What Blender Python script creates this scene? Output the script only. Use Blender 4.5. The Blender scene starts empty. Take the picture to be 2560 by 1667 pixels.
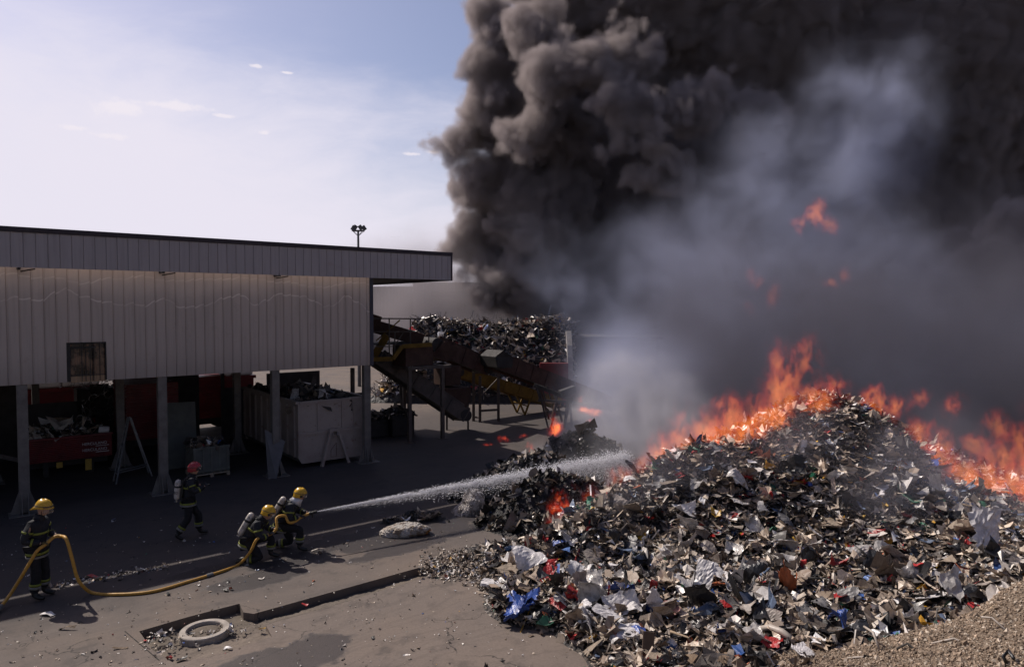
import bpy, math, random
import numpy as np
from mathutils import Vector, Matrix, Quaternion
RND = random.Random(11)
NPR = np.random.RandomState(5)
SCN = bpy.context.scene
COL = SCN.collection

# ---------------------------------------------------------------- camera model of the place
F, TH, ANG, CH = 1716., .0372, .6688, 5.5
CT, ST = math.cos(TH), math.sin(TH)
P0 = Vector((-12.98, 18.08, 0))
DV = Vector((math.cos(ANG), math.sin(ANG), 0))      # along the shed front
NV = Vector((math.sin(ANG), -math.cos(ANG), 0))     # out of the shed front
UP = Vector((0, 0, 1))
def ray(px, py):
    u = (px-1280)/F; v = (833.5-py)/F
    return Vector((u, CT+v*ST, -ST+v*CT))
def P(px, py, Y):
    r = ray(px, py); return r*(Y/r.y)+Vector((0, 0, CH))
def G(px, py, z=0.):
    r = ray(px, py); return r*((z-CH)/r.z)+Vector((0, 0, CH))
def B(a, o, z): return P0+DV*a+NV*o+UP*z
def loc(p):
    q = p-P0; return q.dot(DV), q.dot(NV), p.z
def on_plane(px, py, o):
    r = ray(px, py); s = (o+P0.dot(NV))/r.dot(NV); return loc(r*s+Vector((0, 0, CH)))

# ---------------------------------------------------------------- object helpers
def tag(o, label=None, cat=None, group=None, kind=None):
    if label: o['label'] = label
    if cat: o['category'] = cat
    if group: o['group'] = group
    if kind: o['kind'] = kind
    return o
def thing(name, loc, label, cat, group=None, rz=0.):
    o = bpy.data.objects.new(name, None); COL.objects.link(o)
    o.location = loc; o.rotation_euler = (0, 0, rz); o.empty_display_size = .2
    return tag(o, label, cat, group)
def wpos(o):
    m = Matrix.Identity(4)
    while o is not None:
        m = Matrix.LocRotScale(o.location, o.rotation_euler, o.scale) @ m
        o = o.parent
    return m
class MB:
    """collects shapes in world coordinates, builds ONE mesh object"""
    def __init__(s): s.v = []; s.f = []; s.mi = []; s.cur = 0
    def add(s, vs, fs):
        k = len(s.v); s.v.extend([tuple(v) for v in vs]); s.f.extend([tuple(i+k for i in f) for f in fs]); s.mi.extend([s.cur]*len(fs)); return s
    def hexa(s, c):
        return s.add(c, [(0,3,2,1),(4,5,6,7),(0,1,5,4),(1,2,6,5),(2,3,7,6),(3,0,4,7)])
    def bb(s, a0, a1, o0, o1, z0, z1):
        return s.hexa([B(a0,o1,z0),B(a1,o1,z0),B(a1,o0,z0),B(a0,o0,z0),B(a0,o1,z1),B(a1,o1,z1),B(a1,o0,z1),B(a0,o0,z1)])
    def box(s, x0,x1,y0,y1,z0,z1):
        return s.hexa([(x0,y0,z0),(x1,y0,z0),(x1,y1,z0),(x0,y1,z0),(x0,y0,z1),(x1,y0,z1),(x1,y1,z1),(x0,y1,z1)])
    def beam(s, p, q, w, h, up=UP):
        p = Vector(p); q = Vector(q); d = (q-p).normalized()
        sx = d.cross(up)
        if sx.length < 1e-3: sx = d.cross(Vector((1,0,0)))
        sx.normalize(); u = sx.cross(d)
        c = []
        for e in (p, q):
            for i, j in ((-1,-1),(1,-1),(1,1),(-1,1)): c.append(e+sx*(i*w/2)+u*(j*h/2))
        return s.hexa(c)
    def tube(s, pts, r, n=8, cap=True):
        pts = [Vector(p) for p in pts]; k0 = len(s.v); N = len(pts)
        rr = r if isinstance(r, (list, tuple)) else [r]*N
        prev = None
        for i, p in enumerate(pts):
            t = (pts[min(i+1, N-1)]-pts[max(i-1, 0)]).normalized()
            if prev is None:
                a = t.orthogonal().normalized()
            else:
                a = (prev-t*prev.dot(t)).normalized()
            prev = a; b = t.cross(a)
            for j in range(n):
                th = 2*math.pi*j/n; s.v.append(tuple(p+(a*math.cos(th)+b*math.sin(th))*rr[i]))
        for i in range(N-1):
            for j in range(n):
                s.f.append((k0+i*n+j, k0+i*n+(j+1) % n, k0+(i+1)*n+(j+1) % n, k0+(i+1)*n+j)); s.mi.append(s.cur)
        if cap:
            s.f.append(tuple(k0+j for j in range(n))[::-1]); s.mi.append(s.cur)
            s.f.append(tuple(k0+(N-1)*n+j for j in range(n))); s.mi.append(s.cur)
        return s
    def prism(s, poly, z0, z1):
        n = len(poly); vs = [(p[0], p[1], z0) for p in poly]+[(p[0], p[1], z1) for p in poly]
        return s.add(vs, [tuple(range(n))[::-1], tuple(range(n, 2*n))]+[(i, (i+1) % n, n+(i+1) % n, n+i) for i in range(n)])
    def extr(s, poly, vec):
        n = len(poly); vec = Vector(vec); vs = [Vector(p) for p in poly]; vs += [p+vec for p in vs]
        return s.add(vs, [tuple(range(n))[::-1], tuple(range(n, 2*n))]+[(i, (i+1) % n, n+(i+1) % n, n+i) for i in range(n)])
    def lathe(s, c, axis, prof, n=16, ref=None):
        c = Vector(c); ax = Vector(axis).normalized(); a = (Vector(ref)-ax*Vector(ref).dot(ax)).normalized() if ref else ax.orthogonal().normalized(); b = ax.cross(a)
        k0 = len(s.v)
        for (r, h) in prof:
            for j in range(n):
                th = 2*math.pi*j/n; s.v.append(tuple(c+ax*h+(a*math.cos(th)+b*math.sin(th))*max(r, 1e-4)))
        for i in range(len(prof)-1):
            for j in range(n):
                s.f.append((k0+i*n+j, k0+i*n+(j+1) % n, k0+(i+1)*n+(j+1) % n, k0+(i+1)*n+j)); s.mi.append(s.cur)
        s.f.append(tuple(k0+j for j in range(n))[::-1]); s.mi.append(s.cur)
        s.f.append(tuple(k0+(len(prof)-1)*n+j for j in range(n))); s.mi.append(s.cur)
        return s
    def build(s, name, mat, parent=None, origin=None, smooth=False, bevel=0, local=False):
        me = bpy.data.meshes.new(name)
        o = bpy.data.objects.new(name, me); COL.objects.link(o)
        vs = s.v
        if parent is not None:
            o.parent = parent
            if not local:
                mi = wpos(parent).inverted(); vs = [mi @ Vector(v) for v in vs]
        elif origin is not None:
            og = Vector(origin); o.location = og
            vs = [Vector(v)-og for v in vs]
        me.from_pydata([tuple(v) for v in vs], [], s.f); 
        for m in (mat if isinstance(mat, (list, tuple)) else [mat]): me.materials.append(m)
        if isinstance(mat, (list, tuple)): me.polygons.foreach_set('material_index', s.mi)
        if smooth: me.polygons.foreach_set('use_smooth', [True]*len(me.polygons))
        me.update()
        if bevel:
            b = o.modifiers.new('bevel', 'BEVEL'); b.width = bevel; b.segments = 2; b.limit_method = 'ANGLE'
        return o
def mesh_np(name, V, Fc, mat, smooth=False, colors=None, parent=None):
    """V (n,3), Fc (m,k) arrays -> object; colors (n,3) point colours"""
    me = bpy.data.meshes.new(name); n, m, k = len(V), len(Fc), Fc.shape[1]
    me.vertices.add(n); me.vertices.foreach_set('co', np.ascontiguousarray(V, np.float32).ravel())
    me.loops.add(m*k); me.loops.foreach_set('vertex_index', np.ascontiguousarray(Fc, np.int32).ravel())
    me.polygons.add(m); me.polygons.foreach_set('loop_start', np.arange(0, m*k, k, dtype=np.int32))
    me.update(calc_edges=True); me.validate()
    me.polygons.foreach_set('use_smooth', np.full(len(me.polygons), smooth))
    if colors is not None:
        ca = me.color_attributes.new('col', 'FLOAT_COLOR', 'POINT')
        ca.data.foreach_set('color', np.concatenate([colors, np.ones((n, 1))], 1).astype(np.float32).ravel())
    me.materials.append(mat)
    o = bpy.data.objects.new(name, me); COL.objects.link(o)
    if parent: o.parent = parent
    return o

# ---------------------------------------------------------------- node helpers
class NT:
    def __init__(s, t): s.t = t
    def n(s, ty, **k):
        x = s.t.nodes.new(ty)
        for a, b in k.items(): setattr(x, a, b)
        return x
    def link(s, a, b): s.t.links.new(a, b)
    def inp(s, sock, v):
        if v is None: return
        if isinstance(v, bpy.types.NodeSocket): s.t.links.new(v, sock)
        else: sock.default_value = v
    def m(s, op, a, b=None, c=None, clamp=False):
        x = s.t.nodes.new('ShaderNodeMath'); x.operation = op; x.use_clamp = clamp
        s.inp(x.inputs[0], a); s.inp(x.inputs[1], b); s.inp(x.inputs[2], c)
        return x.outputs[0]
    def v(s, op, a, b=None, c=None):
        x = s.t.nodes.new('ShaderNodeVectorMath'); x.operation = op
        s.inp(x.inputs[0], a); s.inp(x.inputs[1], b)
        if op == 'SCALE': s.inp(x.inputs[3], c)
        elif c is not None: s.inp(x.inputs[2], c)
        return x.outputs['Value'] if op in ('LENGTH', 'DISTANCE', 'DOT_PRODUCT') else x.outputs[0]
    def noise(s, vec, scale, detail=3, rough=.5, out=0, dist=0):
        x = s.t.nodes.new('ShaderNodeTexNoise'); s.inp(x.inputs['Vector'], vec)
        x.inputs['Scale'].default_value = scale; x.inputs['Detail'].default_value = detail; x.inputs['Roughness'].default_value = rough
        x.inputs['Distortion'].default_value = dist
        return x.outputs[out]
    def vor(s, vec, scale, out='Distance'):
        x = s.t.nodes.new('ShaderNodeTexVoronoi')
        s.inp(x.inputs['Vector'], vec); x.inputs['Scale'].default_value = scale
        return x.outputs[out]
    def mapr(s, v, a, b, c=0., d=1., smooth=True):
        x = s.t.nodes.new('ShaderNodeMapRange'); x.interpolation_type = 'SMOOTHSTEP' if smooth else 'LINEAR'
        s.inp(x.inputs[0], v)
        for i, q in enumerate((a, b, c, d)): s.inp(x.inputs[1+i], q)
        return x.outputs[0]
    def mix(s, f, a, b, mode='MIX'):
        x = s.t.nodes.new('ShaderNodeMix'); x.data_type = 'RGBA'; x.blend_type = mode
        s.inp(x.inputs[0], f)
        for i, q in ((6, a), (7, b)):
            if isinstance(q, (tuple, list)) and len(q) == 3: q = (*q, 1)
            s.inp(x.inputs[i], q)
        return x.outputs[2]
    def xyz(s, vec):
        x = s.t.nodes.new('ShaderNodeSeparateXYZ'); s.link(vec, x.inputs[0]); return x.outputs
    def com(s, x_, y_, z_):
        x = s.t.nodes.new('ShaderNodeCombineXYZ')
        for i, q in enumerate((x_, y_, z_)): s.inp(x.inputs[i], q)
        return x.outputs[0]
    def gpos(s): return s.t.nodes.new('ShaderNodeNewGeometry').outputs['Position']
    def opos(s): return s.t.nodes.new('ShaderNodeTexCoord').outputs['Object']
    def bump(s, h, strength=.5, dist=.02):
        x = s.t.nodes.new('ShaderNodeBump'); s.inp(x.inputs['Height'], h); x.inputs['Strength'].default_value = strength; x.inputs['Distance'].default_value = dist
        return x.outputs[0]
def newmat(name):
    m = bpy.data.materials.new(name); m.use_nodes = True
    return m, NT(m.node_tree), m.node_tree.nodes['Principled BSDF']
_MC = {}
def mat(name, col, rough=.6, metal=0., var=.25, scale=3., bump=.0, dirt=0., spec=.5, trans=0., bscale=None):
    """a plain procedural material: base colour broken up by noise, optional grime and bump"""
    if name in _MC: return _MC[name]
    m, t, b = newmat(name)
    p = t.opos()
    n = t.noise(p, scale, 5, .6); n2 = t.noise(p, scale*6, 3, .6)
    f = t.m('MULTIPLY_ADD', n, .7, t.m('MULTIPLY', n2, .3))
    lo = tuple(c*(1-var) for c in col); hi = tuple(min(1, c*(1+var)) for c in col)
    c = t.mix(t.mapr(f, .3, .7), lo, hi)
    if dirt: c = t.mix(t.m('MULTIPLY', t.mapr(t.noise(p, scale*.7, 6, .7), .5, .75), dirt), c, (.035, .028, .022))
    t.link(c, b.inputs['Base Color'])
    t.link(t.mapr(n2, .3, .7, max(0, rough-.1), min(1, rough+.12)), b.inputs['Roughness'])
    b.inputs['Metallic'].default_value = metal; b.inputs['Specular IOR Level'].default_value = spec
    if bump: t.link(t.bump(t.noise(p, bscale or scale*8, 4, .6), bump, .02), b.inputs['Normal'])
    _MC[name] = m
    return m
# ---------------------------------------------------------------- camera, sun, sky
cam = bpy.data.cameras.new('camera'); camo = bpy.data.objects.new('camera', cam); COL.objects.link(camo)
cam.sensor_width = 36; cam.lens = F/2560*36; cam.clip_start = .1; cam.clip_end = 4000
camo.location = (0, 0, CH); camo.rotation_euler = (math.pi/2-TH, 0, 0); SCN.camera = camo
SUN = Vector((-.78, .53, 1)).normalized()
L = bpy.data.lights.new('sun', 'SUN'); L.energy = 4.2; L.angle = math.radians(.5); L.color = (1, .91, .82)
so = bpy.data.objects.new('sun', L); COL.objects.link(so); so.rotation_euler = SUN.to_track_quat('Z', 'Y').to_euler(); so.location = (-20, 30, 40)
W = bpy.data.worlds.new('World'); SCN.world = W; W.use_nodes = True
t = NT(W.node_tree)
sky = t.n('ShaderNodeTexSky'); sky.sky_type = 'NISHITA'; sky.sun_disc = False
sky.sun_elevation = math.asin(SUN.z); sky.sun_rotation = math.atan2(SUN.x, SUN.y); sky.dust_density = 1.5; sky.air_density = 1.0; sky.ozone_density = 2.0
tc = t.n('ShaderNodeTexCoord').outputs['Generated']
x, y, z = t.xyz(tc)
# high thin cloud, streaked along the horizon and thickest low on the sun's side of the sky
az = t.m('ARCTAN2', x, y); el = t.m('ARCSINE', z)
cp = t.com(t.m('MULTIPLY', az, 1.6), t.m('MULTIPLY', el, 5.0), t.m('MULTIPLY_ADD', az, -.9, 3.1))
cp = t.v('ADD', cp, t.v('SCALE', t.noise(cp, 1.4, 3, .5, 1), None, .55))
n1 = t.noise(cp, 1.1, 8, .62)
low = t.mapr(el, .02, .46, 1., 0.)
side = t.mapr(az, -.50, .12, 1., .0)
front = t.mapr(t.m('ABSOLUTE', t.m('ADD', az, .35)), .9, 1.8, 1., 0.)
cov = t.m('ADD', t.m('MULTIPLY', low, .98), t.m('MULTIPLY', side, .24))
cov = t.m('ADD', cov, t.m('MULTIPLY', t.m('SUBTRACT', n1, .52), 1.7))
cov = t.m('MULTIPLY', t.mapr(cov, .05, 1.1), t.mapr(front, 0., 1., .02, 1.))
# a few small puffs
def puff(px, py, rx, ry, seed):
    r = ray(px, py); a0 = math.atan2(r.x, r.y); e0 = math.asin(r.z/r.length)
    dx = t.m('DIVIDE', t.m('SUBTRACT', az, a0), rx/F); dy = t.m('DIVIDE', t.m('SUBTRACT', el, e0), ry/F)
    d = t.m('SQRT', t.m('ADD', t.m('MULTIPLY', dx, dx), t.m('MULTIPLY', dy, dy)))
    nn = t.noise(t.v('ADD', t.v('SCALE', tc, None, 1.), (seed, 0, 0)), 34, 6, .62)
    return t.mapr(t.m('SUBTRACT', t.m('MULTIPLY_ADD', nn, 2.2, -.45), d), 0., .55)
pf = None
for a in ((310, 272, 120, 30, 1), (400, 262, 150, 16, 2), (190, 320, 60, 12, 3), (270, 340, 50, 12, 4), (1030, 385, 55, 9, 5), (1085, 380, 30, 8, 6), (640, 165, 24, 7, 7), (715, 182, 20, 5, 8), (660, 332, 22, 10, 9), (560, 290, 40, 8, 10)):
    q = puff(*a); pf = q if pf is None else t.m('MAXIMUM', pf, q)
skyc = t.mix(1., sky.outputs[0], (1.22, 1.05, 1.08), 'MULTIPLY')
skyc = t.mix(front, t.mix(1., skyc, (.62, .6, .62), 'MULTIPLY'), skyc); c = t.mix(cov, skyc, (8.6, 8.2, 9.3))
c = t.mix(t.m('MULTIPLY', pf, .85), c, (9.3, 8.7, 9.4))
bg = W.node_tree.nodes['Background']; t.link(c, bg.inputs[0]); bg.inputs[1].default_value = .095
SCN.view_settings.view_transform = 'Standard'; SCN.view_settings.look = 'None'; SCN.view_settings.exposure = 0; SCN.view_settings.gamma = 1
SCN.cycles.use_adaptive_sampling = True; SCN.cycles.adaptive_threshold = .02; SCN.cycles.max_bounces = 6; SCN.cycles.transparent_max_bounces = 16; SCN.cycles.volume_bounces = 1
SCN.cycles.volume_step_rate = 2.0; SCN.cycles.volume_max_steps = 512
# ---------------------------------------------------------------- ground
def ab(p): a, o, _ = loc(p); return a, o
def ground_mat(name, base, alt, wet=True):
    m, t, b = newmat(name); g = t.gpos()
    q = t.v('SUBTRACT', g, tuple(P0)); a = t.v('DOT_PRODUCT', q, tuple(DV)); o = t.v('DOT_PRODUCT', q, tuple(NV))
    lo = t.noise(g, .35, 6, .6); md = t.noise(g, 2.2, 6, .65); fi = t.noise(g, 22, 4, .7)
    sm = t.noise(t.com(t.m('MULTIPLY', a, .35), t.m('MULTIPLY', o, 1.6), 0.), 1.3, 6, .65)
    c = t.mix(t.mapr(lo, .38, .62), base, alt)
    c = t.mix(t.m('MULTIPLY', t.mapr(sm, .45, .68), .35), c, (.20, .165, .14))
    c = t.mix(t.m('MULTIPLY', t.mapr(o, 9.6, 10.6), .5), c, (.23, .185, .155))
    c = t.mix(t.m('MULTIPLY', t.mapr(md, .5, .72), .55), c, tuple(k*.62 for k in base))
    c = t.mix(t.mapr(fi, .25, .75, .0, .45, False), c, tuple(k*.55 for k in base))
    sp = t.mapr(t.vor(g, 26), .03, .075, 1., 0.); c = t.mix(t.m('MULTIPLY', sp, t.mapr(t.noise(g, 1.1, 3), .45, .65, .05, .8)), c, (.40, .37, .33))
    sp2 = t.mapr(t.vor(g, 9), .02, .05, 1., 0.); c = t.mix(sp2, c, (.025, .022, .02))
    ve = t.n('ShaderNodeTexVoronoi', feature='DISTANCE_TO_EDGE'); t.link(t.v('ADD', g, t.v('SCALE', t.noise(g, 1.3, 4, .6, 1), None, .9)), ve.inputs['Vector']); ve.inputs['Scale'].default_value = .38
    c = t.mix(t.m('MULTIPLY', t.mapr(ve.outputs['Distance'], .002, .006, 1., 0.), t.mapr(t.noise(g, .6, 2), .45, .6, 0., .8)), c, (.03, .026, .024))
    tr = t.noise(t.com(t.m('MULTIPLY', a, .12), t.m('MULTIPLY', t.m('ADD', o, t.m('MULTIPLY', t.noise(g, .18, 2), 3.)), 1.5), 2.), 1.6, 3, .5)
    c = t.mix(t.m('MULTIPLY', t.mapr(t.m('ABSOLUTE', t.m('SUBTRACT', tr, .5)), .0, .03, 1., 0.), .16), c, (.045, .04, .038))
    c = t.mix(t.m('MULTIPLY', t.mapr(t.noise(g, .9, 5, .7), .56, .66), .45), c, (.055, .048, .045))
    rough = .85
    if wet:
        w = None
        for px, py, ra, ro in ((650, 1445, 1.0, .42), (730, 1405, .9, .30), (900, 1345, 1.9, .5), (820, 1300, 1.6, .6), (1040, 1330, 2.1, .7), (1180, 1318, 1.5, .35), (1000, 1372, 1.3, .3), (740, 1640, .85, .5), (610, 1665, .9, .4), (540, 1420, .9, .25), (1185, 1452, .16, .05)):
            ca, co = ab(G(px, py))
            dx = t.m('DIVIDE', t.m('SUBTRACT', a, ca), ra); dy = t.m('DIVIDE', t.m('SUBTRACT', o, co), ro)
            d = t.m('SQRT', t.m('ADD', t.m('MULTIPLY', dx, dx), t.m('MULTIPLY', dy, dy)))
            d = t.m('SUBTRACT', 1.15, d); w = d if w is None else t.m('MAXIMUM', w, d)
        w = t.mapr(t.m('ADD', w, t.m('MULTIPLY', t.m('SUBTRACT', t.noise(g, 1.7, 6, .6), .5), 1.8)), -.02, .22)
        w = t.m('MULTIPLY', w, t.mapr(t.noise(g, 60, 2, .6), .3, .6, .75, 1.))
        c = t.mix(t.m('MULTIPLY', w, .82), c, (.033, .029, .031))
        t.link(t.m('MULTIPLY_ADD', w, -.42, .85), b.inputs['Roughness'])
        # near-black ground in front of the shed
    else: b.inputs['Roughness'].default_value = .9
    # the strip under and just before the shed is mixed towards near-black
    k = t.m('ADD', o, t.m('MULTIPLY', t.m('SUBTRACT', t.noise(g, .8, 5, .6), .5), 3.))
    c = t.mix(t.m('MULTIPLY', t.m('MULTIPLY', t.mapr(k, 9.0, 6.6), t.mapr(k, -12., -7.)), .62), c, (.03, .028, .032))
    t.link(c, b.inputs['Base Color']); b.inputs['Specular IOR Level'].default_value = .35
    h = t.m('ADD', t.m('MULTIPLY', fi, .5), t.m('MULTIPLY', t.noise(g, 70, 3, .7), .5))
    t.link(t.bump(h, .55, .012), b.inputs['Normal'])
    return m
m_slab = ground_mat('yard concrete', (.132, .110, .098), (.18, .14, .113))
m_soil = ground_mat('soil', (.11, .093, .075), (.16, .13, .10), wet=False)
me = MB(); me.add([(-900, -300, -.2), (900, -300, -.2), (900, 2500, -.2), (-900, 2500, -.2)], [(0, 1, 2, 3)])
tag(me.build('ground', m_soil), kind='structure')
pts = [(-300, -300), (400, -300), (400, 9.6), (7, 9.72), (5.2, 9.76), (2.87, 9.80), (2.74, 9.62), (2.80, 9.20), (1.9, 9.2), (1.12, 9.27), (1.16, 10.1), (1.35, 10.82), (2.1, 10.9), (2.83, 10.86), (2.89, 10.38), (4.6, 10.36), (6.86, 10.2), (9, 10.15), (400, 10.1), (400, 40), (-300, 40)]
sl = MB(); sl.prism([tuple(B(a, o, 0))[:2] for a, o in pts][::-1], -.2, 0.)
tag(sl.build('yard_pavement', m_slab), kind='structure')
# trench floor
def noise2(x, y, s=1., oct=4, seed=0):
    r = np.random.RandomState(seed); v = 0; am = 1; tot = 0
    for k in range(oct):
        th = r.rand()*6.28; f = s*2**k
        ph = r.rand(6)*6.28
        u = x*math.cos(th)+y*math.sin(th); w = -x*math.sin(th)+y*math.cos(th)
        v = v+am*(np.sin(u*f+ph[0]+1.3*np.sin(w*f*.7+ph[1]))*np.sin(w*f*1.13+ph[2]+1.1*np.sin(u*f*.8+ph[3]))); tot += am; am *= .55
    return v/tot
def grid_mesh(name, X, Y, Z, mat, keep=None, smooth=True, colors=None):
    ny, nx = X.shape; V = np.stack([X.ravel(), Y.ravel(), Z.ravel()], 1)
    i = np.arange(ny*nx).reshape(ny, nx)
    Fc = np.stack([i[:-1, :-1], i[:-1, 1:], i[1:, 1:], i[1:, :-1]], -1).reshape(-1, 4)
    if keep is not None: Fc = Fc[keep.ravel()[Fc].any(1)]
    return mesh_np(name, V, Fc, mat, smooth, colors)
a_, o_ = np.meshgrid(np.linspace(1.1, 12, 360), np.linspace(9.15, 10.95, 60))
X = P0.x+DV.x*a_+NV.x*o_; Y = P0.y+DV.y*a_+NV.y*o_
near = np.where(a_ < 2.9, 10.85, 10.25); far = np.where(a_ < 2.85, 9.2, 9.75)
tt = np.clip((o_-far)/(near-far), 0, 1)
edge_l = np.clip((a_-1.1)/.25, 0, 1)
Z = -.165+.15*tt**1.6*np.where(a_ < 2.9, 1, .9)+.025*noise2(X, Y, 6, 5, 3)+.012*noise2(X, Y, 30, 3, 4)
tag(grid_mesh('trench_soil', X, Y, Z, m_soil), kind='structure')
# expansion joint cut in the slab, left of the trench
jm = mat('joint', (.02, .018, .016), .9)
j = MB(); p = G(312, 1577); q = G(398, 1650); d = (q-p).normalized(); s_ = d.cross(UP)*.008
j.add([p-s_+UP*.004, p+s_+UP*.004, q+s_+UP*.004, q-s_+UP*.004], [(0, 1, 2, 3)]); tag(j.build('pavement_joint', jm), kind='structure')
# manhole ring
m_conc = mat('concrete', (.36, .32, .28), .85, var=.3, scale=5, bump=.5, dirt=.3)
rc = G(512, 1578, -.02); R = .40
mh = thing('manhole_ring', (rc.x, rc.y, -.14), 'round pale concrete manhole ring standing in the soil of the trench', 'manhole ring')
k = MB(); prof = [(R-.1, -.16), (R, -.16), (R, .0), (R-.012, .015), (R-.1, .015), (R-.11, 0), (R-.11, -.05)]
k.lathe((rc.x, rc.y, .015), (0, 0, 1), prof, 48); k.f = k.f[:-2]; k.mi = k.mi[:-2]; k.build('ring', m_conc, mh, smooth=False)
k = MB(); k.lathe((rc.x, rc.y, -.07), (0, 0, 1), [(R-.1, 0), (R-.13, .04), (.15, .055), (.02, .05)], 32); k.build('gravel_fill', m_soil, mh, smooth=True)
# ---------------------------------------------------------------- shredded waste heap, charred mounds, gravel bank
class RBF:
    def __init__(s, pts):
        p = np.array(pts, float); s.p = p[:, :2]; n = len(p)
        K = s.k(s.p[:, None]-s.p[None]); K += np.eye(n)*.02
        A = np.zeros((n+3, n+3)); A[:n, :n] = K; A[:n, n] = 1; A[:n, n+1:] = s.p; A[n, :n] = 1; A[n+1:, :n] = s.p.T
        s.w = np.linalg.solve(A, np.concatenate([p[:, 2], [0, 0, 0]]))
    def k(s, d):
        r2 = (d**2).sum(-1)+1e-9; return .5*r2*np.log(r2)
    def __call__(s, x, y):
        x = np.asarray(x, float); q = np.stack([x.ravel(), np.asarray(y, float).ravel()], 1); out = np.empty(len(q))
        for i in range(0, len(q), 20000):
            Q = q[i:i+20000]; out[i:i+20000] = s.k(Q[:, None]-s.p[None]) @ s.w[:len(s.p)]+s.w[-3]+Q @ s.w[-2:]
        return out.reshape(x.shape)
def gp(px, py, z=0.): v = G(px, py, z); return (v.x, v.y, z)
hp = [gp(1085, 1418, -.03), gp(1130, 1372, -.02), gp(1250, 1352, .0), gp(1340, 1345, .08), gp(1205, 1425, .0), gp(1205, 1480, -.02), gp(1250, 1560, -.02), gp(1380, 1590, -.02), gp(1450, 1640, -.02), gp(1480,1700,-.02), (1.2, 8.8, -.05), (3.2, 8.0, .1), (6, 8.6, .5), (8.5, 9.0, .9), (11, 9.5, 1.2)]
hp += [gp(1500,1610,.18), gp(1560,1650,.25), gp(1700,1680,.3), gp(1850,1690,.3), gp(1270, 1430, .18), gp(1330, 1500, .28), gp(1450, 1560, .25)]
for a in ((1400, 1400, 14.4), (1500, 1480, 12.6), (1600, 1560, 11.3), (1700, 1620, 10.6), (1360, 1338, 15.3), (1430, 1300, 15.6), (1500, 1268, 15.8), (1600, 1215, 16.1), (1690, 1150, 16.4), (1760, 1128, 16.6), (1830, 1135, 16.6), (1900, 1130, 16.7), (1960, 1095, 17.), (2000, 1065, 17.2), (2060, 1015, 17.6), (2110, 1010, 17.7), (2170, 1035, 17.5), (2230, 1080, 17.2), (2300, 1150, 16.7), (2370, 1220, 16.1), (2440, 1255, 15.6), (2560, 1275, 15.2), (2760, 1290, 15.3),
          (1600, 1350, 14.8), (1750, 1300, 15.0), (1750, 1450, 12.7), (1900, 1300, 15.0), (2050, 1200, 15.9), (2050, 1400, 13.6), (1900, 1500, 11.7), (2200, 1250, 15.2), (2200, 1400, 13.4), (2200, 1530, 11.5), (2350, 1350, 13.8), (2350, 1480, 11.6), (2480, 1400, 12.6), (2050, 1580, 10.6), (2600, 1390, 12.2), (1900, 1610, 10.35)):
    v = P(*a); hp.append((v.x, v.y, v.z))
for x_, y_, z_ in ((1.5, 17.6, .1), (3.2, 18.6, .5), (5.5, 19.6, 1.2), (8, 21, 1.9), (10.5, 20.5, 1.8), (13, 18.5, 1.0), (1.6, 19.5, 0), (4.5, 22, .1), (8.5, 24.5, .3), (13, 23, .2), (17, 19, .4), (17, 13, 1.2), (-1.5, 17.3, -.1), (-3, 14, -.3), (-3, 11.5, -.3), (-.5, 10, -.2), (17, 9, 1.6)):
    hp.append((x_, y_, z_))
heap_s = RBF(hp)
def heap_z(x, y):
    z = heap_s(x, y); k = np.clip(z/.4, 0, 1)
    return z+k*(.11*noise2(x, y, 2.1, 3, 8)+.05*noise2(x, y, 8, 3, 9))
X, Y = np.meshgrid(np.arange(-3, 17.5, .075), np.arange(7.9, 24.5, .075)); Z = heap_z(X, Y)
Z = Z+np.clip(Z/.3, 0, 1)*.025*NPR.randn(*Z.shape)
m_heap, t, b = newmat('shredded waste'); g = t.gpos()
n = t.vor(g, 16, 'Color'); n2 = t.noise(g, 9, 5, .7)
sep = t.n('ShaderNodeSeparateColor'); t.link(n, sep.inputs[0])
c = t.mix(t.mapr(sep.outputs[0], .1, .9, 0, 1, False), (.02, .018, .018), (.13, .108, .088))
c = t.mix(t.mapr(n2, .3, .7), c, (.02, .018, .02)); c = t.mix(t.mapr(sep.outputs[1], .93, .95), c, (.32, .28, .24))
t.link(c, b.inputs['Base Color']); t.link(t.mapr(sep.outputs[2], 0, 1, .35, .9, False), b.inputs['Roughness'])
t.link(t.bump(t.m('ADD', n2, t.vor(g, 14)), 1., .05), b.inputs['Normal'])
ho = grid_mesh('waste_heap', X, Y, Z, m_heap, keep=(Z > -.02), smooth=False)
tag(ho, 'long heap of shredded mixed plastic waste burning along its crest', 'waste heap', kind='stuff')

# fragments ------------------------------------------------------
m_frag, t, b = newmat('scrap fragments'); at = t.n('ShaderNodeAttribute', attribute_name='col'); g = t.gpos()
c = t.mix(t.mapr(t.noise(g, 25, 4, .7), .35, .7), at.outputs['Color'], (.62, .59, .56), 'MULTIPLY')
c = t.mix(.6, at.outputs['Color'], c)
t.link(c, b.inputs['Base Color']); t.link(t.mapr(t.noise(g, 4, 2), .3, .7, .2, .7), b.inputs['Roughness'])
t.link(t.bump(t.noise(g, 45, 3, .6), .5, .01), b.inputs['Normal'])
PAL = np.array([(.014, .014, .016), (.032, .029, .028), (.065, .055, .048), (.13, .105, .085), (.24, .185, .14), (.36, .29, .225), (.49, .415, .335), (.66, .61, .56), (.78, .75, .73), (.33, .03, .03), (.04, .10, .30), (.50, .27, .03), (.03, .13, .08), (.12, .16, .24), (.36, .12, .06)])
PW = np.array([9, 11, 13, 15, 16, 13, 10, 5.5, 3.0, 1.3, 1.0, .6, .7, 1.3, .5]); PW = PW/PW.sum()
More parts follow.
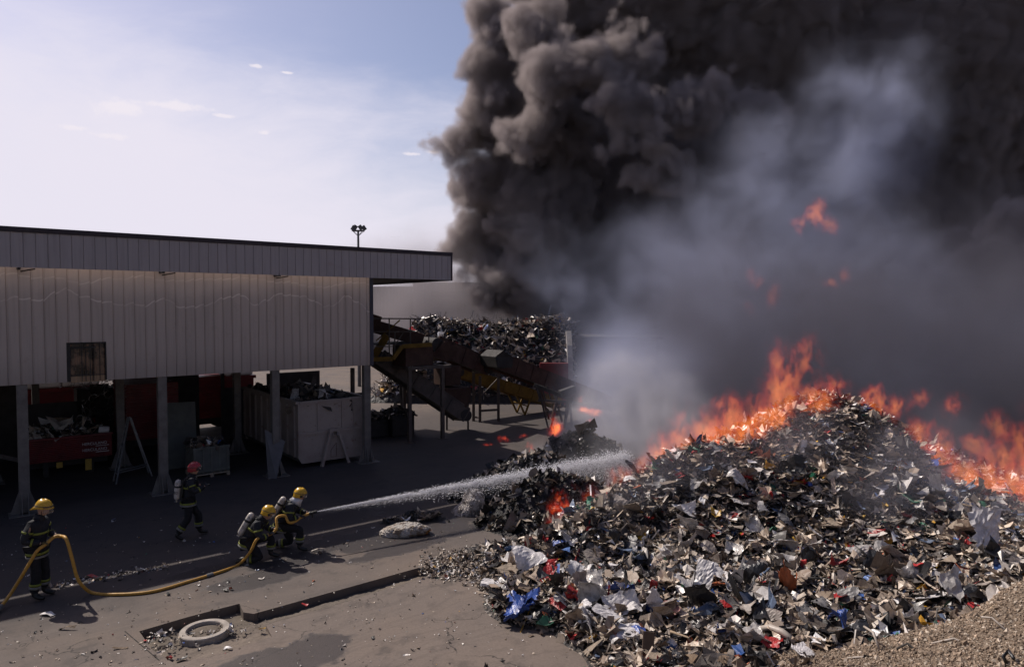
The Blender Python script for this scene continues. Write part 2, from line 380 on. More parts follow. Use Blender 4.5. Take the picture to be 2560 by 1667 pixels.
def rand_rot(n, tilt, rs):
    """rotation matrices: spin about z, then tilt by a random angle about a random level axis, then spin"""
    def rz(a): c, s = np.cos(a), np.sin(a); o = np.zeros_like(a); i = np.ones_like(a); return np.stack([c, -s, o, s, c, o, o, o, i], -1).reshape(-1, 3, 3)
    def rx(a): c, s = np.cos(a), np.sin(a); o = np.zeros_like(a); i = np.ones_like(a); return np.stack([i, o, o, o, c, -s, o, s, c], -1).reshape(-1, 3, 3)
    return rz(rs.rand(n)*6.28) @ rx(rs.randn(n)*tilt) @ rz(rs.rand(n)*6.28)
def fragments(name, pos, size, rs, tilt=.8, dark=0., pal=None, ng=3, thin=.0, elong=1.):
    """n curled, torn flakes as one mesh. each an ng x ng grid"""
    n = len(pos); u = np.linspace(-.5, .5, ng); gx, gy = np.meshgrid(u, u); gx = gx.ravel(); gy = gy.ravel(); m = ng*ng
    asp = np.exp(rs.randn(n)*.45)*elong
    x = gx[None]*size[:, None]*np.sqrt(asp)[:, None]; y = gy[None]*size[:, None]/np.sqrt(asp)[:, None]
    # torn outline
    sw = (size/np.sqrt(np.maximum(asp, 1)))[:, None]
    x = x+rs.randn(n, m)*sw*.13; y = y+rs.randn(n, m)*sw*.12
    z = rs.randn(n)[:, None]*1.3*(gx[None]**2)*size[:, None]+rs.randn(n)[:, None]*1.1*gx[None]*gy[None]*sw+rs.randn(n, m)*sw*.08
    L = np.stack([x, y, z], -1); R = rand_rot(n, tilt, rs)
    V = np.einsum('nij,nmj->nmi', R, L)
    V[:, :, 2] += 0
    V = V+pos[:, None, :]
    i = np.arange(m).reshape(ng, ng); q = np.stack([i[:-1, :-1], i[:-1, 1:], i[1:, 1:], i[1:, :-1]], -1).reshape(-1, 4)
    Fc = (q[None]+(np.arange(n)*m)[:, None, None]).reshape(-1, 4)
    pp = PW if pal is None else pal
    col = PAL[rs.choice(len(PAL), n, p=pp)]*np.exp(rs.randn(n, 1)*.25)*(1-dark)
    col = np.repeat(col[:, None], m, 1)*np.exp(rs.randn(n, m, 1)*.06)
    return V.reshape(-1, 3), Fc, col.reshape(-1, 3)
def join_np(parts):
    V, Fq, C = [], [], []; k = 0
    for v, f, c in parts: V.append(v); Fq.append(f+k); C.append(c); k += len(v)
    return np.concatenate(V), np.concatenate(Fq), np.clip(np.concatenate(C), 0, 1)
rs = np.random.RandomState(21)
def heap_points(n, rs, zmin=.03, xr=(-2.5, 16.5), yr=(8.2, 19.5)):
    x = rs.uniform(*xr, n*3); y = rs.uniform(*yr, n*3); z = heap_z(x, y); k = z > zmin; x, y, z = x[k][:n], y[k][:n], z[k][:n]
    return np.stack([x, y, z], 1)
PB = PW.copy(); PB[5:9] *= 1.7; PB[9:] *= 1.4; PB /= PB.sum()
parts = []
p = heap_points(50000, rs); s_ = np.clip(np.exp(rs.randn(len(p))*.5)*.06, .025, .24); p[:, 2] += s_*.25; parts.append(fragments('', p, s_, rs, .5))
p = heap_points(6000, rs, .05); s_ = np.clip(np.exp(rs.randn(len(p))*.5)*.15, .07, .34); p[:, 2] += s_*.25+.02; parts.append(fragments('', p, s_, rs, .42, ng=5, pal=PB))
p = heap_points(9000, rs); s_ = np.clip(np.exp(rs.randn(len(p))*.4)*.10, .04, .3); p[:, 2] += s_*.35; parts.append(fragments('', p, s_, rs, .45, elong=3.))
p = heap_points(7000, rs); s_ = np.clip(np.exp(rs.randn(len(p))*.4)*.085, .04, .16); p[:, 2] += .04+s_*.3; parts.append(fragments('', p, s_, rs, .55, elong=11.))
V, Fq, C = join_np(parts)
C = np.clip(C*1.12, 0, .9)
tag(mesh_np('shredded_scraps', V, Fq, m_frag, False, C), 'countless torn plastic and paper scraps covering the waste heap', 'scraps', kind='stuff')
# fine chips along the foot of the heap and crumbs over the yard
parts = []
n = 7000; a1 = rs.uniform(0, 1, n); px = 1120+a1*300+rs.randn(n)*40; py = 1418-a1*30+rs.randn(n)*16+(rs.rand(n) < .6)*rs.rand(n)*95*np.clip((px-1170)/60, 0, 1)
q = np.array([tuple(G(min(1700, max(1050, u)), max(1350, w))) for u, w in zip(px, py)]); q[:, 2] = np.maximum(heap_z(q[:, 0], q[:, 1]), 0)+.012+rs.rand(n)*.02
pal2 = PW.copy(); pal2[:3] *= .5; pal2[9:13] *= .4; pal2 /= pal2.sum()
parts.append(fragments('', q, np.clip(np.exp(rs.randn(n)*.4)*.04, .015, .1), rs, .5, pal=pal2))
n = 1300; q = np.array([tuple(G(rs.uniform(-50, 1600), rs.uniform(1290, 1690))) for _ in range(n)]); q[:, 2] = .006
q = q[heap_z(q[:, 0], q[:, 1]) < .02]; n = len(q)
pal3 = PW.copy(); pal3[7:9] *= 3; pal3[:2] *= .6; pal3 /= pal3.sum()
parts.append(fragments('', q, np.clip(np.exp(rs.randn(n)*.55)*.022, .008, .12), rs, .12, pal=pal3))
# litter line along the bright strip and in the trench
for (x0, y0, x1, y1, n_, w_) in ((130, 1465, 420, 1415, 260, 7), (420, 1640, 380, 1600, 36, 22), (370, 1600, 620, 1570, 110, 16), (440, 1500, 900, 1340, 60, 20)):
    k = rs.rand(n_); q = np.array([tuple(G(x0+(x1-x0)*e+rs.randn()*w_, y0+(y1-y0)*e+rs.randn()*w_*.5)) for e in k]); q[:, 2] = .012
    parts.append(fragments('', q, np.clip(np.exp(rs.randn(n_)*.5)*.035, .012, .12), rs, .3, pal=pal3))
V, Fq, C = join_np(parts)
tag(mesh_np('litter', V, Fq, m_frag, False, C), 'fine grey chips and litter strewn over the yard at the heap foot', 'litter', kind='stuff')

# charred mounds -------------------------------------------------
m_char, t, b = newmat('charred waste'); g = t.gpos(); n = t.noise(g, 7, 6, .75)
c = t.mix(t.mapr(n, .35, .7), (.008, .008, .009), (.035, .032, .032)); c = t.mix(t.mapr(t.vor(g, 22), .0, .12, .5, 0.), c, (.2, .18, .16))
t.link(c, b.inputs['Base Color']); b.inputs['Roughness'].default_value = .55; t.link(t.bump(n, 1., .06), b.inputs['Normal'])
m_chf = m_frag
pal_c = PW.copy(); pal_c[:2] *= 3.5; pal_c[9:] *= .1; pal_c /= pal_c.sum()
def mound(pts, label, seed, nfr=1500, grp=None, light=1.):
    """pts: (x,y,rx,ry,h) bumps on the ground"""
    x0 = min(p[0]-p[2]*2.2 for p in pts); x1 = max(p[0]+p[2]*2.2 for p in pts); y0 = min(p[1]-p[3]*2.2 for p in pts); y1 = max(p[1]+p[3]*2.2 for p in pts)
    def hz(X, Y):
        Z = np.zeros_like(X)-.06
        for (cx, cy, rx, ry, h) in pts:
            d2 = ((X-cx)/rx)**2+((Y-cy)/ry)**2; Z = np.maximum(Z, h*1.12*np.exp(-d2*.9)-.07) if False else Z+h*np.exp(-d2*.9)
        return Z+np.clip(Z/.2, 0, 1)*(.10*noise2(X, Y, 4, 4, seed)+.04*noise2(X, Y, 13, 3, seed+1))
    st = .05; X, Y = np.meshgrid(np.arange(x0, x1, st), np.arange(y0, y1, st)); Z = hz(X, Y)+.015*NPR.randn(*X.shape)
    th = thing('charred_mound', (pts[0][0], pts[0][1], 0), label, 'charred mound', grp)
    inv = np.array([pts[0][0], pts[0][1], 0])
    o = grid_mesh('ash_core', X-inv[0], Y-inv[1], Z, m_char, keep=(Z > -.03), smooth=False); o.parent = th
    r = np.random.RandomState(seed); x = r.uniform(x0, x1, nfr*3); y = r.uniform(y0, y1, nfr*3); z = hz(x, y); k = z > .02; q = np.stack([x[k], y[k], z[k]+.02], 1)[:nfr]
    V, Fq, C = fragments('', q-inv, np.clip(np.exp(r.randn(len(q))*.55)*.09, .03, .4), r, .8, pal=pal_c)
    o = mesh_np('burnt_scraps', V, Fq, m_frag, False, np.clip(C*light, 0, 1)); o.parent = th; o['kind'] = 'stuff'
    return hz
g1 = G(1330, 1245); g2 = G(1445, 1200); g3 = G(1310, 1315); g4 = G(1080, 1300)
mound([(g1.x, g1.y+.5, 1.2, .9, 1.0), (g1.x-1.0, g1.y+.0, .9, .55, .50), (g1.x+.7, g1.y+.6, .7, .7, .45)], 'burnt grey mound with pale scraps just above the water jet', 31, 1400)
mound([(g2.x, g2.y+.7, 1.1, .9, 1.35), (g2.x+1.3, g2.y+.6, .9, .9, .65), (g2.x-1., g2.y+.4, .7, .6, .35)], 'tallest black mound, smoking at the upper right of the water jet', 32, 1500, light=.6)
mound([(g3.x+.25, g3.y+.5, .85, .8, .9), (g3.x+1.2, g3.y+.7, .8, .8, .75), (g3.x-.5, g3.y+.2, .5, .35, .2), (g3.x+2.2, g3.y+.9, .9, .8, .6)], 'black smouldering mound below the water jet beside the crumpled bag', 33, 1800, light=.7)
mound([(g4.x-.35, g4.y+.15, .65, .28, .16), (g4.x-1.0, g4.y-.25, .4, .2, .10)], 'low flat spread of wet black scraps behind the pale sack', 34, 420)

# gravel bank ----------------------------------------------------
bp = []
for a in ((1890, 1640, 10.4), (1980, 1595, 10.6), (2060, 1622, 10.0), (2180, 1606, 9.9), (2310, 1573, 9.8), (2400, 1549, 9.7), (2467, 1513, 9.6), (2512, 1477, 9.5), (2560, 1450, 9.4), (2700, 1380, 9.5), (1800, 1667, 10.2), (1950, 1667, 9.6), (2060, 1667, 9.2), (2300, 1667, 8.2), (2560, 1667, 7.2), (2300, 1610, 9.0), (2450, 1600, 8.4), (2560, 1560, 8.3), (2800, 1667, 6.5), (1900, 1800, 8.3), (2560, 1900, 5.4), (1800, 1900, 7.6)):
    v = P(*a); bp.append(tuple(v))
bp += [(2.0, 10.2, -.1), (3.0, 10.9, -.2), (4.6, 11.0, -.25), (6.3, 10.6, .1), (7.4, 10.5, .7), (9.5, 10.6, 1.3), (12, 10.5, 1.8), (4, 4, 2.6), (0, 5, 1.3), (8, 4, 3.2), (12, 6, 3.2), (1.0, 8.5, -.1), (-1, 6, .4), (-2.5, 8, -.4)]
bank_s = RBF(bp)
def bank_z(x, y): return bank_s(x, y)+.04*noise2(x, y, 2.5, 4, 51)+.015*noise2(x, y, 14, 3, 52)
X, Y = np.meshgrid(np.arange(-2, 14, .045), np.arange(4, 11.4, .045)); Z = bank_z(X, Y)+.008*NPR.randn(*X.shape)
m_bank, t, b = newmat('sandy gravel'); g = t.gpos(); n = t.noise(g, 3, 6, .7); v = t.vor(g, 38, 'Color'); sep = t.n('ShaderNodeSeparateColor'); t.link(v, sep.inputs[0])
c = t.mix(t.mapr(n, .35, .65), (.115, .08, .055), (.21, .155, .11)); c = t.mix(t.mapr(sep.outputs[0], .3, 1., 0, .7, False), c, (.34, .27, .20)); c = t.mix(t.mapr(sep.outputs[1], .8, .9), c, (.05, .035, .025))
t.link(c, b.inputs['Base Color']); b.inputs['Roughness'].default_value = .95; t.link(t.bump(t.m('ADD', t.vor(g, 38), t.noise(g, 60, 4, .7)), 1., .02), b.inputs['Normal'])
bo = grid_mesh('gravel_bank', X, Y, Z, m_bank, keep=(Z > np.maximum(-.1, heap_s(X, Y)-.5)), smooth=True); tag(bo, kind='structure')
rs = np.random.RandomState(77); n = 42000
u = rs.uniform(1.0, 9, n*2); w = rs.uniform(6.2, 11, n*2); z = bank_z(u, w); k = z > np.maximum(-.02, heap_s(u, w)-.05); u, w, z = u[k][:n], w[k][:n], z[k][:n]; n = len(u)
base = np.array([(1, 0, 0), (-1, 0, 0), (0, 1, 0), (0, -1, 0), (0, 0, 1), (0, 0, -1)], float)
fc = np.array([(0, 2, 4), (2, 1, 4), (1, 3, 4), (3, 0, 4), (2, 0, 5), (1, 2, 5), (3, 1, 5), (0, 3, 5)])
s_ = np.clip(np.exp(rs.randn(n)*.45)*.011, .005, .05)
V = base[None]*np.exp(rs.randn(n, 6, 1)*.25)*s_[:, None, None]; V = np.einsum('nij,nmj->nmi', rand_rot(n, 1.5, rs), V)+np.stack([u, w, z+s_*.4], 1)[:, None]
Fc = (fc[None]+(np.arange(n)*6)[:, None, None]).reshape(-1, 3)
cb = np.array([(.34, .26, .19), (.22, .16, .11), (.45, .38, .30), (.10, .075, .055), (.28, .21, .15)])[rs.choice(5, n, p=[.3, .3, .15, .1, .15])]*np.exp(rs.randn(n, 1)*.2)
m_peb, t, b = newmat('pebbles'); at = t.n('ShaderNodeAttribute', attribute_name='col'); t.link(at.outputs['Color'], b.inputs['Base Color']); b.inputs['Roughness'].default_value = .9
tag(mesh_np('pebbles', V.reshape(-1, 3), Fc, m_peb, False, np.repeat(cb[:, None], 6, 1).reshape(-1, 3)), 'loose tan gravel covering the bank in the corner', 'gravel', kind='stuff')
# ---------------------------------------------------------------- the shed on posts
ZB, ZF0, ZF1, OF = 3.47, 6.54, 7.49, .5
AE, AF = 10.19, 13.24
def panel_mat(name, base, caustics):
    m, t, b = newmat(name); g = t.gpos(); q = t.v('SUBTRACT', g, tuple(P0)); a = t.v('DOT_PRODUCT', q, tuple(DV)); z = t.xyz(g)[2]
    cell = t.m('FLOOR', t.m('DIVIDE', a, .27)); wn = t.n('ShaderNodeTexWhiteNoise', noise_dimensions='1D'); t.link(cell, wn.inputs['W'])
    c = t.mix(t.m('MULTIPLY', wn.outputs[0], .35), base, tuple(k*.8 for k in base))
    st = t.noise(t.com(t.m('MULTIPLY', a, 9.), t.m('MULTIPLY', z, .35), 0.), 1.2, 5, .65)
    c = t.mix(t.mapr(st, .42, .75, 0, .45), c, tuple(k*.6 for k in base))
    c = t.mix(t.m('MULTIPLY', t.mapr(t.m('ADD', z, t.m('MULTIPLY', st, .9)), 4.9, 3.6), .35), c, (.10, .085, .08))
    c = t.mix(t.mapr(t.noise(g, 2.5, 6, .7), .55, .8, 0, .35), c, (.24, .17, .13))
    if caustics:   # wavy reflected-sun lines and the glow above them, painted into the colour
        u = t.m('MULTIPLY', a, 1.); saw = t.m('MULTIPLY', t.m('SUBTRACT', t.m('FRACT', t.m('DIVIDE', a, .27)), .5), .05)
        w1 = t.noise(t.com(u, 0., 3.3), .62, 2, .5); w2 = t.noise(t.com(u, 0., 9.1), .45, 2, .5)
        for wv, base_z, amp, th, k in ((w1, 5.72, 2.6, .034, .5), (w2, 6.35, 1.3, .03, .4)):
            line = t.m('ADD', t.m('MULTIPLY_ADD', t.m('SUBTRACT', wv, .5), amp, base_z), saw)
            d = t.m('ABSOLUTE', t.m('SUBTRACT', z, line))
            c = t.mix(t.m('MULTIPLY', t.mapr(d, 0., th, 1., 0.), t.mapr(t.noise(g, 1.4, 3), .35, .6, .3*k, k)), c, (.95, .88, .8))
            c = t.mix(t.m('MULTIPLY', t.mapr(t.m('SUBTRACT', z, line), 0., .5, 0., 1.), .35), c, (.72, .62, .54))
    t.link(c, b.inputs['Base Color']); b.inputs['Roughness'].default_value = .42; b.inputs['Specular IOR Level'].default_value = .4
    t.link(t.bump(t.noise(g, 5, 3, .5), .08, .02), b.inputs['Normal'])
    return m
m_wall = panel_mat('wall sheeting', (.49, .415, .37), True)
m_fas = panel_mat('fascia sheeting', (.38, .345, .355), False)
m_trim = mat('dark trim', (.028, .018, .028), .5, var=.3, scale=2)
m_blue = mat('blue-black trim', (.022, .024, .045), .45, var=.3, scale=2)
m_steel = mat('painted steel post', (.15, .135, .125), .55, var=.25, scale=4, dirt=.5, bump=.1)
m_dark = mat('dark steel', (.03, .027, .025), .8, var=.4, scale=4, bump=.15)
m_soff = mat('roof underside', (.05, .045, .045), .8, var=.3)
shed = thing('shed', B(0, 0, 0), 'long grey metal-clad shed raised on posts, roof overhanging its end', 'shed')
def ribbed(a0, a1, o, z0, z1, pitch=.27, phase=0., double=True):
    """sheeting with narrow pressed grooves: profile swept vertically"""
    k = MB(); xs = [(a0, 0.)]; s0 = math.ceil((a0-phase)/pitch)
    for i in range(s0, int((a1-phase)/pitch)+1):
        c = phase+i*pitch
        gs = ((0, .012, .02), (.035, .006, .008)) if double else ((0, .010, .018),)
        for off, hw, dp in gs:
            if c+off-hw > a0+.01 and c+off+hw < a1-.01:
                xs += [(c+off-hw, 0), (c+off-hw*.5, -dp), (c+off+hw*.5, -dp), (c+off+hw, 0)]
    xs.append((a1, 0.))
    lo = [B(a, o+d, z0) for a, d in xs]; hi = [B(a, o+d, z1) for a, d in xs]; n = len(xs)
    k.add(lo+hi, [(i, i+1, n+i+1, n+i) for i in range(n-1)])
    k.bb(a0, a1, o-.06, o-.025, z0, z1)
    return k
WA0, WA1, WZ = 1.03, 1.98, 4.55
k = MB()
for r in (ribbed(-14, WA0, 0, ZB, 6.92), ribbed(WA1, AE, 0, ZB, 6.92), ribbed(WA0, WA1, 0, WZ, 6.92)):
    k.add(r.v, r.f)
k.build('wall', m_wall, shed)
fk = ribbed(-14, AF, OF, ZF0, ZF1, .265, .1, False); fk.build('fascia', m_fas, shed)
k = MB(); k.bb(-14, AF+.03, OF-.10, OF+.05, ZF1, ZF1+.085); k.bb(-14, AF+.03, OF+.005, OF+.03, ZF1-.05, ZF1); k.build('roof_trim', m_trim, shed)
k = MB(); k.bb(AF-.02, AF+.04, OF-.3, OF+.02, ZF0-.02, ZF1); k.bb(AF, AF+.04, -10.5, OF-.3, ZF0-.02, ZF1); k.build('end_trim', m_trim, shed)
k = MB(); k.bb(AE-.08, AE+.05, -.12, .03, ZB-.02, ZF0+.3); k.build('corner_trim', m_blue, shed)
k = MB(); k.hexa([B(-14, -10.5, 6.75), B(AE, -10.5, 6.75), B(AE, 0, 6.86), B(-14, 0, 6.86), B(-14, -10.5, 6.82), B(AE, -10.5, 6.82), B(AE, 0, 6.92), B(-14, 0, 6.92)])
k.bb(AE+.002, AF-.025, -10.5, OF-.11, 6.62, 6.9); k.build('roof', m_soff, shed)
# end wall and rear wall close the upper storey, floor joists above the open bay
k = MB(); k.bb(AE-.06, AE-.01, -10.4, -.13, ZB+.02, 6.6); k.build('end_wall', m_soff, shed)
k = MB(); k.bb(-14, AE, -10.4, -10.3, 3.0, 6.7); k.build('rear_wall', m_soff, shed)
k = MB()
for a in (-1.6, 1.0, 3.4, 5.6, 8.0): k.bb(a-.06, a+.06, -10.2, -.08, ZB+.05, ZB+.25)
k.bb(-14, AE-.1, -.07, -.063, ZB+.0, ZB+.1); k.bb(-14, AE-.2, -3.1, -3.0, ZB-.04, ZB+.2); k.build('floor_joist', m_dark, shed)
k = MB(); k.bb(-14, AE-.07, -10.3, -.4, ZB+.26, ZB+.30); k.build('loft_floor', m_soff, shed)
# brackets that carry the fascia
for a in (.0, 3.38, 6.74):
    k = MB(); k.extr([B(a-.03, .02, 6.50), B(a-.03, .49, 6.50), B(a-.03, .49, 6.60), B(a-.03, .02, 6.62)], DV*.07); k.beam(B(a+.06, .02, 6.46), B(a+.35, .3, 6.52), .03, .03)
    k.build('bracket', m_dark, shed)
# the square opening with its sheets of translucent plastic
m_pan, t, b = newmat('smoked plastic'); g = t.gpos(); n = t.noise(g, 2.6, 5, .6)
zz = t.xyz(g)[2]; c = t.mix(t.mapr(n, .42, .6), (.012, .009, .008), (.17, .10, .065)); c = t.mix(t.mapr(zz, 3.62, 3.60), c, (.28, .19, .12))
t.link(c, b.inputs['Base Color']); b.inputs['Roughness'].default_value = .25
k = MB(); n_ = 34; lo = []; hi = []
for i in range(n_+1):
    a = WA0+.09+(WA1-WA0-.12)*i/n_; d = -.05+.012*math.cos(i*math.pi*.5); lo.append(B(a, d, ZB-.03)); hi.append(B(a, d, WZ-.05))
k.add(lo+hi, [(i, i+1, n_+2+i, n_+1+i) for i in range(n_)]); w = k.build('window', m_pan, shed, smooth=True)
k = MB(); k.bb(WA0, WA0+.09, -.09, -.02, ZB, WZ); k.bb(WA1-.035, WA1, -.09, -.02, ZB, WZ); k.bb(WA0+.09, WA1-.035, -.09, -.02, WZ-.05, WZ); k.bb(WA0+.1, WA0+.7, -.035, -.02, WZ-.17, WZ-.13)
for a in (.35, .44, .55, .62, .78): k.bb(WA0+a, WA0+a+.014, -.035, -.022, ZB, WZ-.05)
k.bb(WA0+.01, WA1-.01, -.03, -.012, ZB+.16, ZB+.175); k.build('window_frame', m_dark, shed)
m_dim = mat('dim brown', (.10, .07, .05), .6)
# posts with flared feet
def post(a, o, first=False):
    q = MB(); h = ZB+(.0 if o == 0 else .05); w = .12; oo = o-.13 if o == 0 else o
    q.bb(a-w, a+w, oo-.012, oo+.012, .12, h); q.bb(a-w, a-w+.018, oo-.11, oo+.11, .02, h); q.bb(a+w-.018, a+w, oo-.11, oo+.11, .02, h)
    q.bb(a-w+.019, a+w-.019, oo+.09, oo+.104, .05, h-.01)
    for s_ in (-1, 1):
        q.extr([B(a+s_*w, oo-.01, .021), B(a+s_*(w+.20), oo-.01, .021), B(a+s_*w, oo-.01, .62)], NV*.02)
        q.extr([B(a+s_*.07, oo, .021), B(a+s_*.07, oo+.30, .021), B(a+s_*.07, oo+.10, .60)], DV*.016)
    q.bb(a-.36, a+.36, oo-.28, oo+.33, .0, .02)
    q.build('post', m_steel, shed)
for a in (-6.6, -3.3, .02, 3.40, 6.76, 10.02): post(a, 0)
for a in (-2.2, -.62, 2.97, 6.87): post(a, -4.6)
for a in (-3.5, .9, 5.5): post(a, -9.8)
k = MB(); k.beam(B(-3.1, -.4, 2.6), B(.3, -4.4, .6), .08, .12); k.build('brace', m_steel, shed); k = MB(); k.beam(B(-3.3, -1.6, 3.1), B(-.6, -2.0, 2.3), .1, .14); k.build('brace', m_steel, shed)

# dark sheets added behind the open bay to stand in for its deep shade
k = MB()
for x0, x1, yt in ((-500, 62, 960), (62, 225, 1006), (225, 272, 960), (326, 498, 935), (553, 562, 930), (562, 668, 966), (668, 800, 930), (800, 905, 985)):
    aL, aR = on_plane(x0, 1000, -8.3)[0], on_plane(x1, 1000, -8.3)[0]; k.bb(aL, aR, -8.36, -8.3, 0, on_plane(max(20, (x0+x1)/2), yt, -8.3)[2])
k.build('added_dark_backing', m_soff, shed)
# ---------------------------------------------------------------- bins and clutter under the shed
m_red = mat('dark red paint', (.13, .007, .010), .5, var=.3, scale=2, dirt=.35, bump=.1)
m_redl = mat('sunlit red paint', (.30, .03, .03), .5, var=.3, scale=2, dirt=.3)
m_cream, t, b = newmat('chalky white paint'); g = t.opos(); n = t.noise(g, 1.1, 6, .65)
c = t.mix(t.mapr(n, .4, .65), (.36, .30, .265), (.29, .235, .21)); c = t.mix(t.mapr(t.noise(g, 3.2, 6, .75), .60, .70), c, (.16, .07, .045)); c = t.mix(t.mapr(t.noise(g, 14, 4, .7), .62, .72), c, (.12, .06, .04))
t.link(c, b.inputs['Base Color']); b.inputs['Roughness'].default_value = .6; t.link(t.bump(n, .25, .03), b.inputs['Normal'])
m_grey = mat('grey green paint', (.12, .125, .11), .65, var=.3, scale=2, dirt=.5)
m_white = mat('white plastic', (.62, .60, .60), .5, var=.1, scale=2, dirt=.15)
m_text = mat('white lettering', (.62, .58, .58), .6, var=.05)
m_wood = mat('weathered wood', (.30, .24, .18), .8, var=.35, scale=6, bump=.4)
def scrap_fill(parent, a0, a1, o0, o1, z, n, seed, name='scrap_load', size=.16, hump=.2, pal=None):
    r = np.random.RandomState(seed); A = r.uniform(a0, a1, n); O = r.uniform(o0, o1, n)
    zz = z+hump*np.sin((A-a0)/(a1-a0)*np.pi)*np.sin((O-o0)/(o1-o0)*np.pi)+r.rand(n)*.08
    X = P0.x+DV.x*A+NV.x*O; Y = P0.y+DV.y*A+NV.y*O; q = np.stack([X, Y, zz], 1)-np.array(wpos(parent).translation)
    V, Fq, C = fragments('', q, np.clip(np.exp(r.randn(n)*.5)*size, .05, .6), r, .8, pal=pal)
    m = 24; ga, go = np.meshgrid(np.linspace(a0, a1, m), np.linspace(o0, o1, m)); gz = z+hump*np.sin((ga-a0)/(a1-a0)*np.pi)*np.sin((go-o0)/(o1-o0)*np.pi)-.05
    gx = P0.x+DV.x*ga+NV.x*go; gy = P0.y+DV.y*ga+NV.y*go; i = np.arange(m*m).reshape(m, m)
    V2 = np.stack([gx.ravel(), gy.ravel(), gz.ravel()], 1)-np.array(wpos(parent).translation); F2 = np.stack([i[:-1, :-1], i[:-1, 1:], i[1:, 1:], i[1:, :-1]], -1).reshape(-1, 4)
    Va, Fa, Ca = join_np([(V, Fq, C), (V2, F2, np.full((len(V2), 3), .02))])
    o = mesh_np(name, Va, Fa, m_frag, False, Ca, parent); o['kind'] = 'stuff'; return o
# roll-off container, white
a0, a1, of, ob = 7.67, 10.19, -.55, -6.4
zt = on_plane(740, 1011, of)[2]; zt = max(2.0, min(2.9, zt))
wc = thing('roll_off_container', B((a0+a1)/2, (of+ob)/2, 0), 'big dirty white roll-off container with a hook frame on its end', 'container')
k = MB(); z0 = .16
k.extr([B(a0+.14, of, z0), B(a0, of, z0+.22), B(a0, of, zt), B(a1, of, zt), B(a1, of, z0+.1), B(a1-.1, of, z0)], -NV*.05)      # front
k.build('front_panel', m_cream, wc)
k = MB(); k.bb(a0, a0+.05, ob, of-.051, z0+.2, zt); k.bb(a1-.05, a1, ob, of-.051, z0+.1, zt); k.bb(a0+.05, a1-.05, ob, ob+.05, z0, zt); k.build('side_wall', m_cream, wc)
k = MB(); k.extr([B(a0+.14, ob+.01, z0+.01), B(a0+.01, ob+.01, z0+.22), B(a1-.01, ob+.01, z0+.22), B(a1-.1, ob+.01, z0+.01)], NV*(of-ob-.07)); k.build('floor', m_grey, wc)
k = MB()
for i in range(9): o = of-.25-i*.68; k.bb(a0-.06, a0-.001, o-.05, o+.05, z0+.22, zt-.08)
k.bb(a0-.075, a0+.06, ob, of+.02, zt, zt+.09); k.bb(a1-.06, a1+.05, ob, of+.02, zt, zt+.09); k.bb(a0+.061, a1-.061, of-.06, of+.06, zt, zt+.085); k.build('rib', m_cream, wc)
k = MB(); zm = z0+(zt-z0)*.50
for a in (a0+.72, a0+1.62): k.bb(a-.035, a+.035, of+.001, of+.04, zm+.07, zt-.001)
k.bb(a0+.0, a1, of+.001, of+.055, zm-.05, zm+.05); k.bb(a0, a0+.05, of+.001, of+.035, z0+.25, zt); k.bb(a1-.05, a1, of+.001, of+.035, z0+.12, zt); k.build('end_frame', m_cream, wc)
k = MB(); am = a0+1.28
k.beam(B(am-.14, of+.10, zm+.02), B(am-.50, of+.16, .0), .10, .09); k.beam(B(am+.14, of+.10, zm+.02), B(am+.50, of+.16, .0), .10, .09); k.bb(am-.2, am+.2, of+.06, of+.16, zm-.02, zm+.09); k.tube([B(am-.1, of+.13, zm+.0), B(am-.08, of+.2, zm-.16), B(am+.08, of+.2, zm-.16), B(am+.1, of+.13, zm)], .02, 6); k.build('hook_frame', m_cream, wc)
k = MB(); 
for s_ in (-1, 1): k.bb(a1-.32+s_*.16-.012, a1-.32+s_*.16+.012, of+.056, of+.075, z0+.3, zt-.25)
for i in range(9): k.bb(a1-.47, a1-.17, of+.058, of+.073, z0+.36+i*.19, z0+.38+i*.19)
k.build('ladder', m_cream, wc)
m_rust = mat('rust', (.13, .05, .03), .9, var=.4, scale=8)
k = MB(); q = [(0.02, .1), (.22, .1), (.22, .58), (.02, .34)]
for i in range(4):
    p_, q_ = q[i], q[(i+1) % 4]; k.beam(B(am-.02+p_[0]-.1, of+.004, z0+p_[1]), B(am-.02+q_[0]-.1, of+.004, z0+q_[1]), .006, .028, up=NV)
k.build('rust_mark', m_rust, wc)
pal_k = PW.copy(); pal_k[4:] *= .25; pal_k /= pal_k.sum()
scrap_fill(wc, a0+.1, a1-.1, ob+.1, of-.1, zt-.12, 900, 91, pal=pal_k, hump=.2)
k = MB()
for (a, o, s_) in ((a0+.12, -1.6, 1), (a0+1.0, -.9, -1)):
    for i in range(5): k.tube([B(a+s_*.03*i, o, zt+.05), B(a+.08+s_*.04*i, o+.04, zt+.3), B(a+.12+s_*.05*i, o, zt+.42), B(a+.2+.03*i, o-.03, zt+.2), B(a+.15+.05*i, o+.05, zt+.02)], .009, 4)
k.build('loose_strap', m_white, wc)
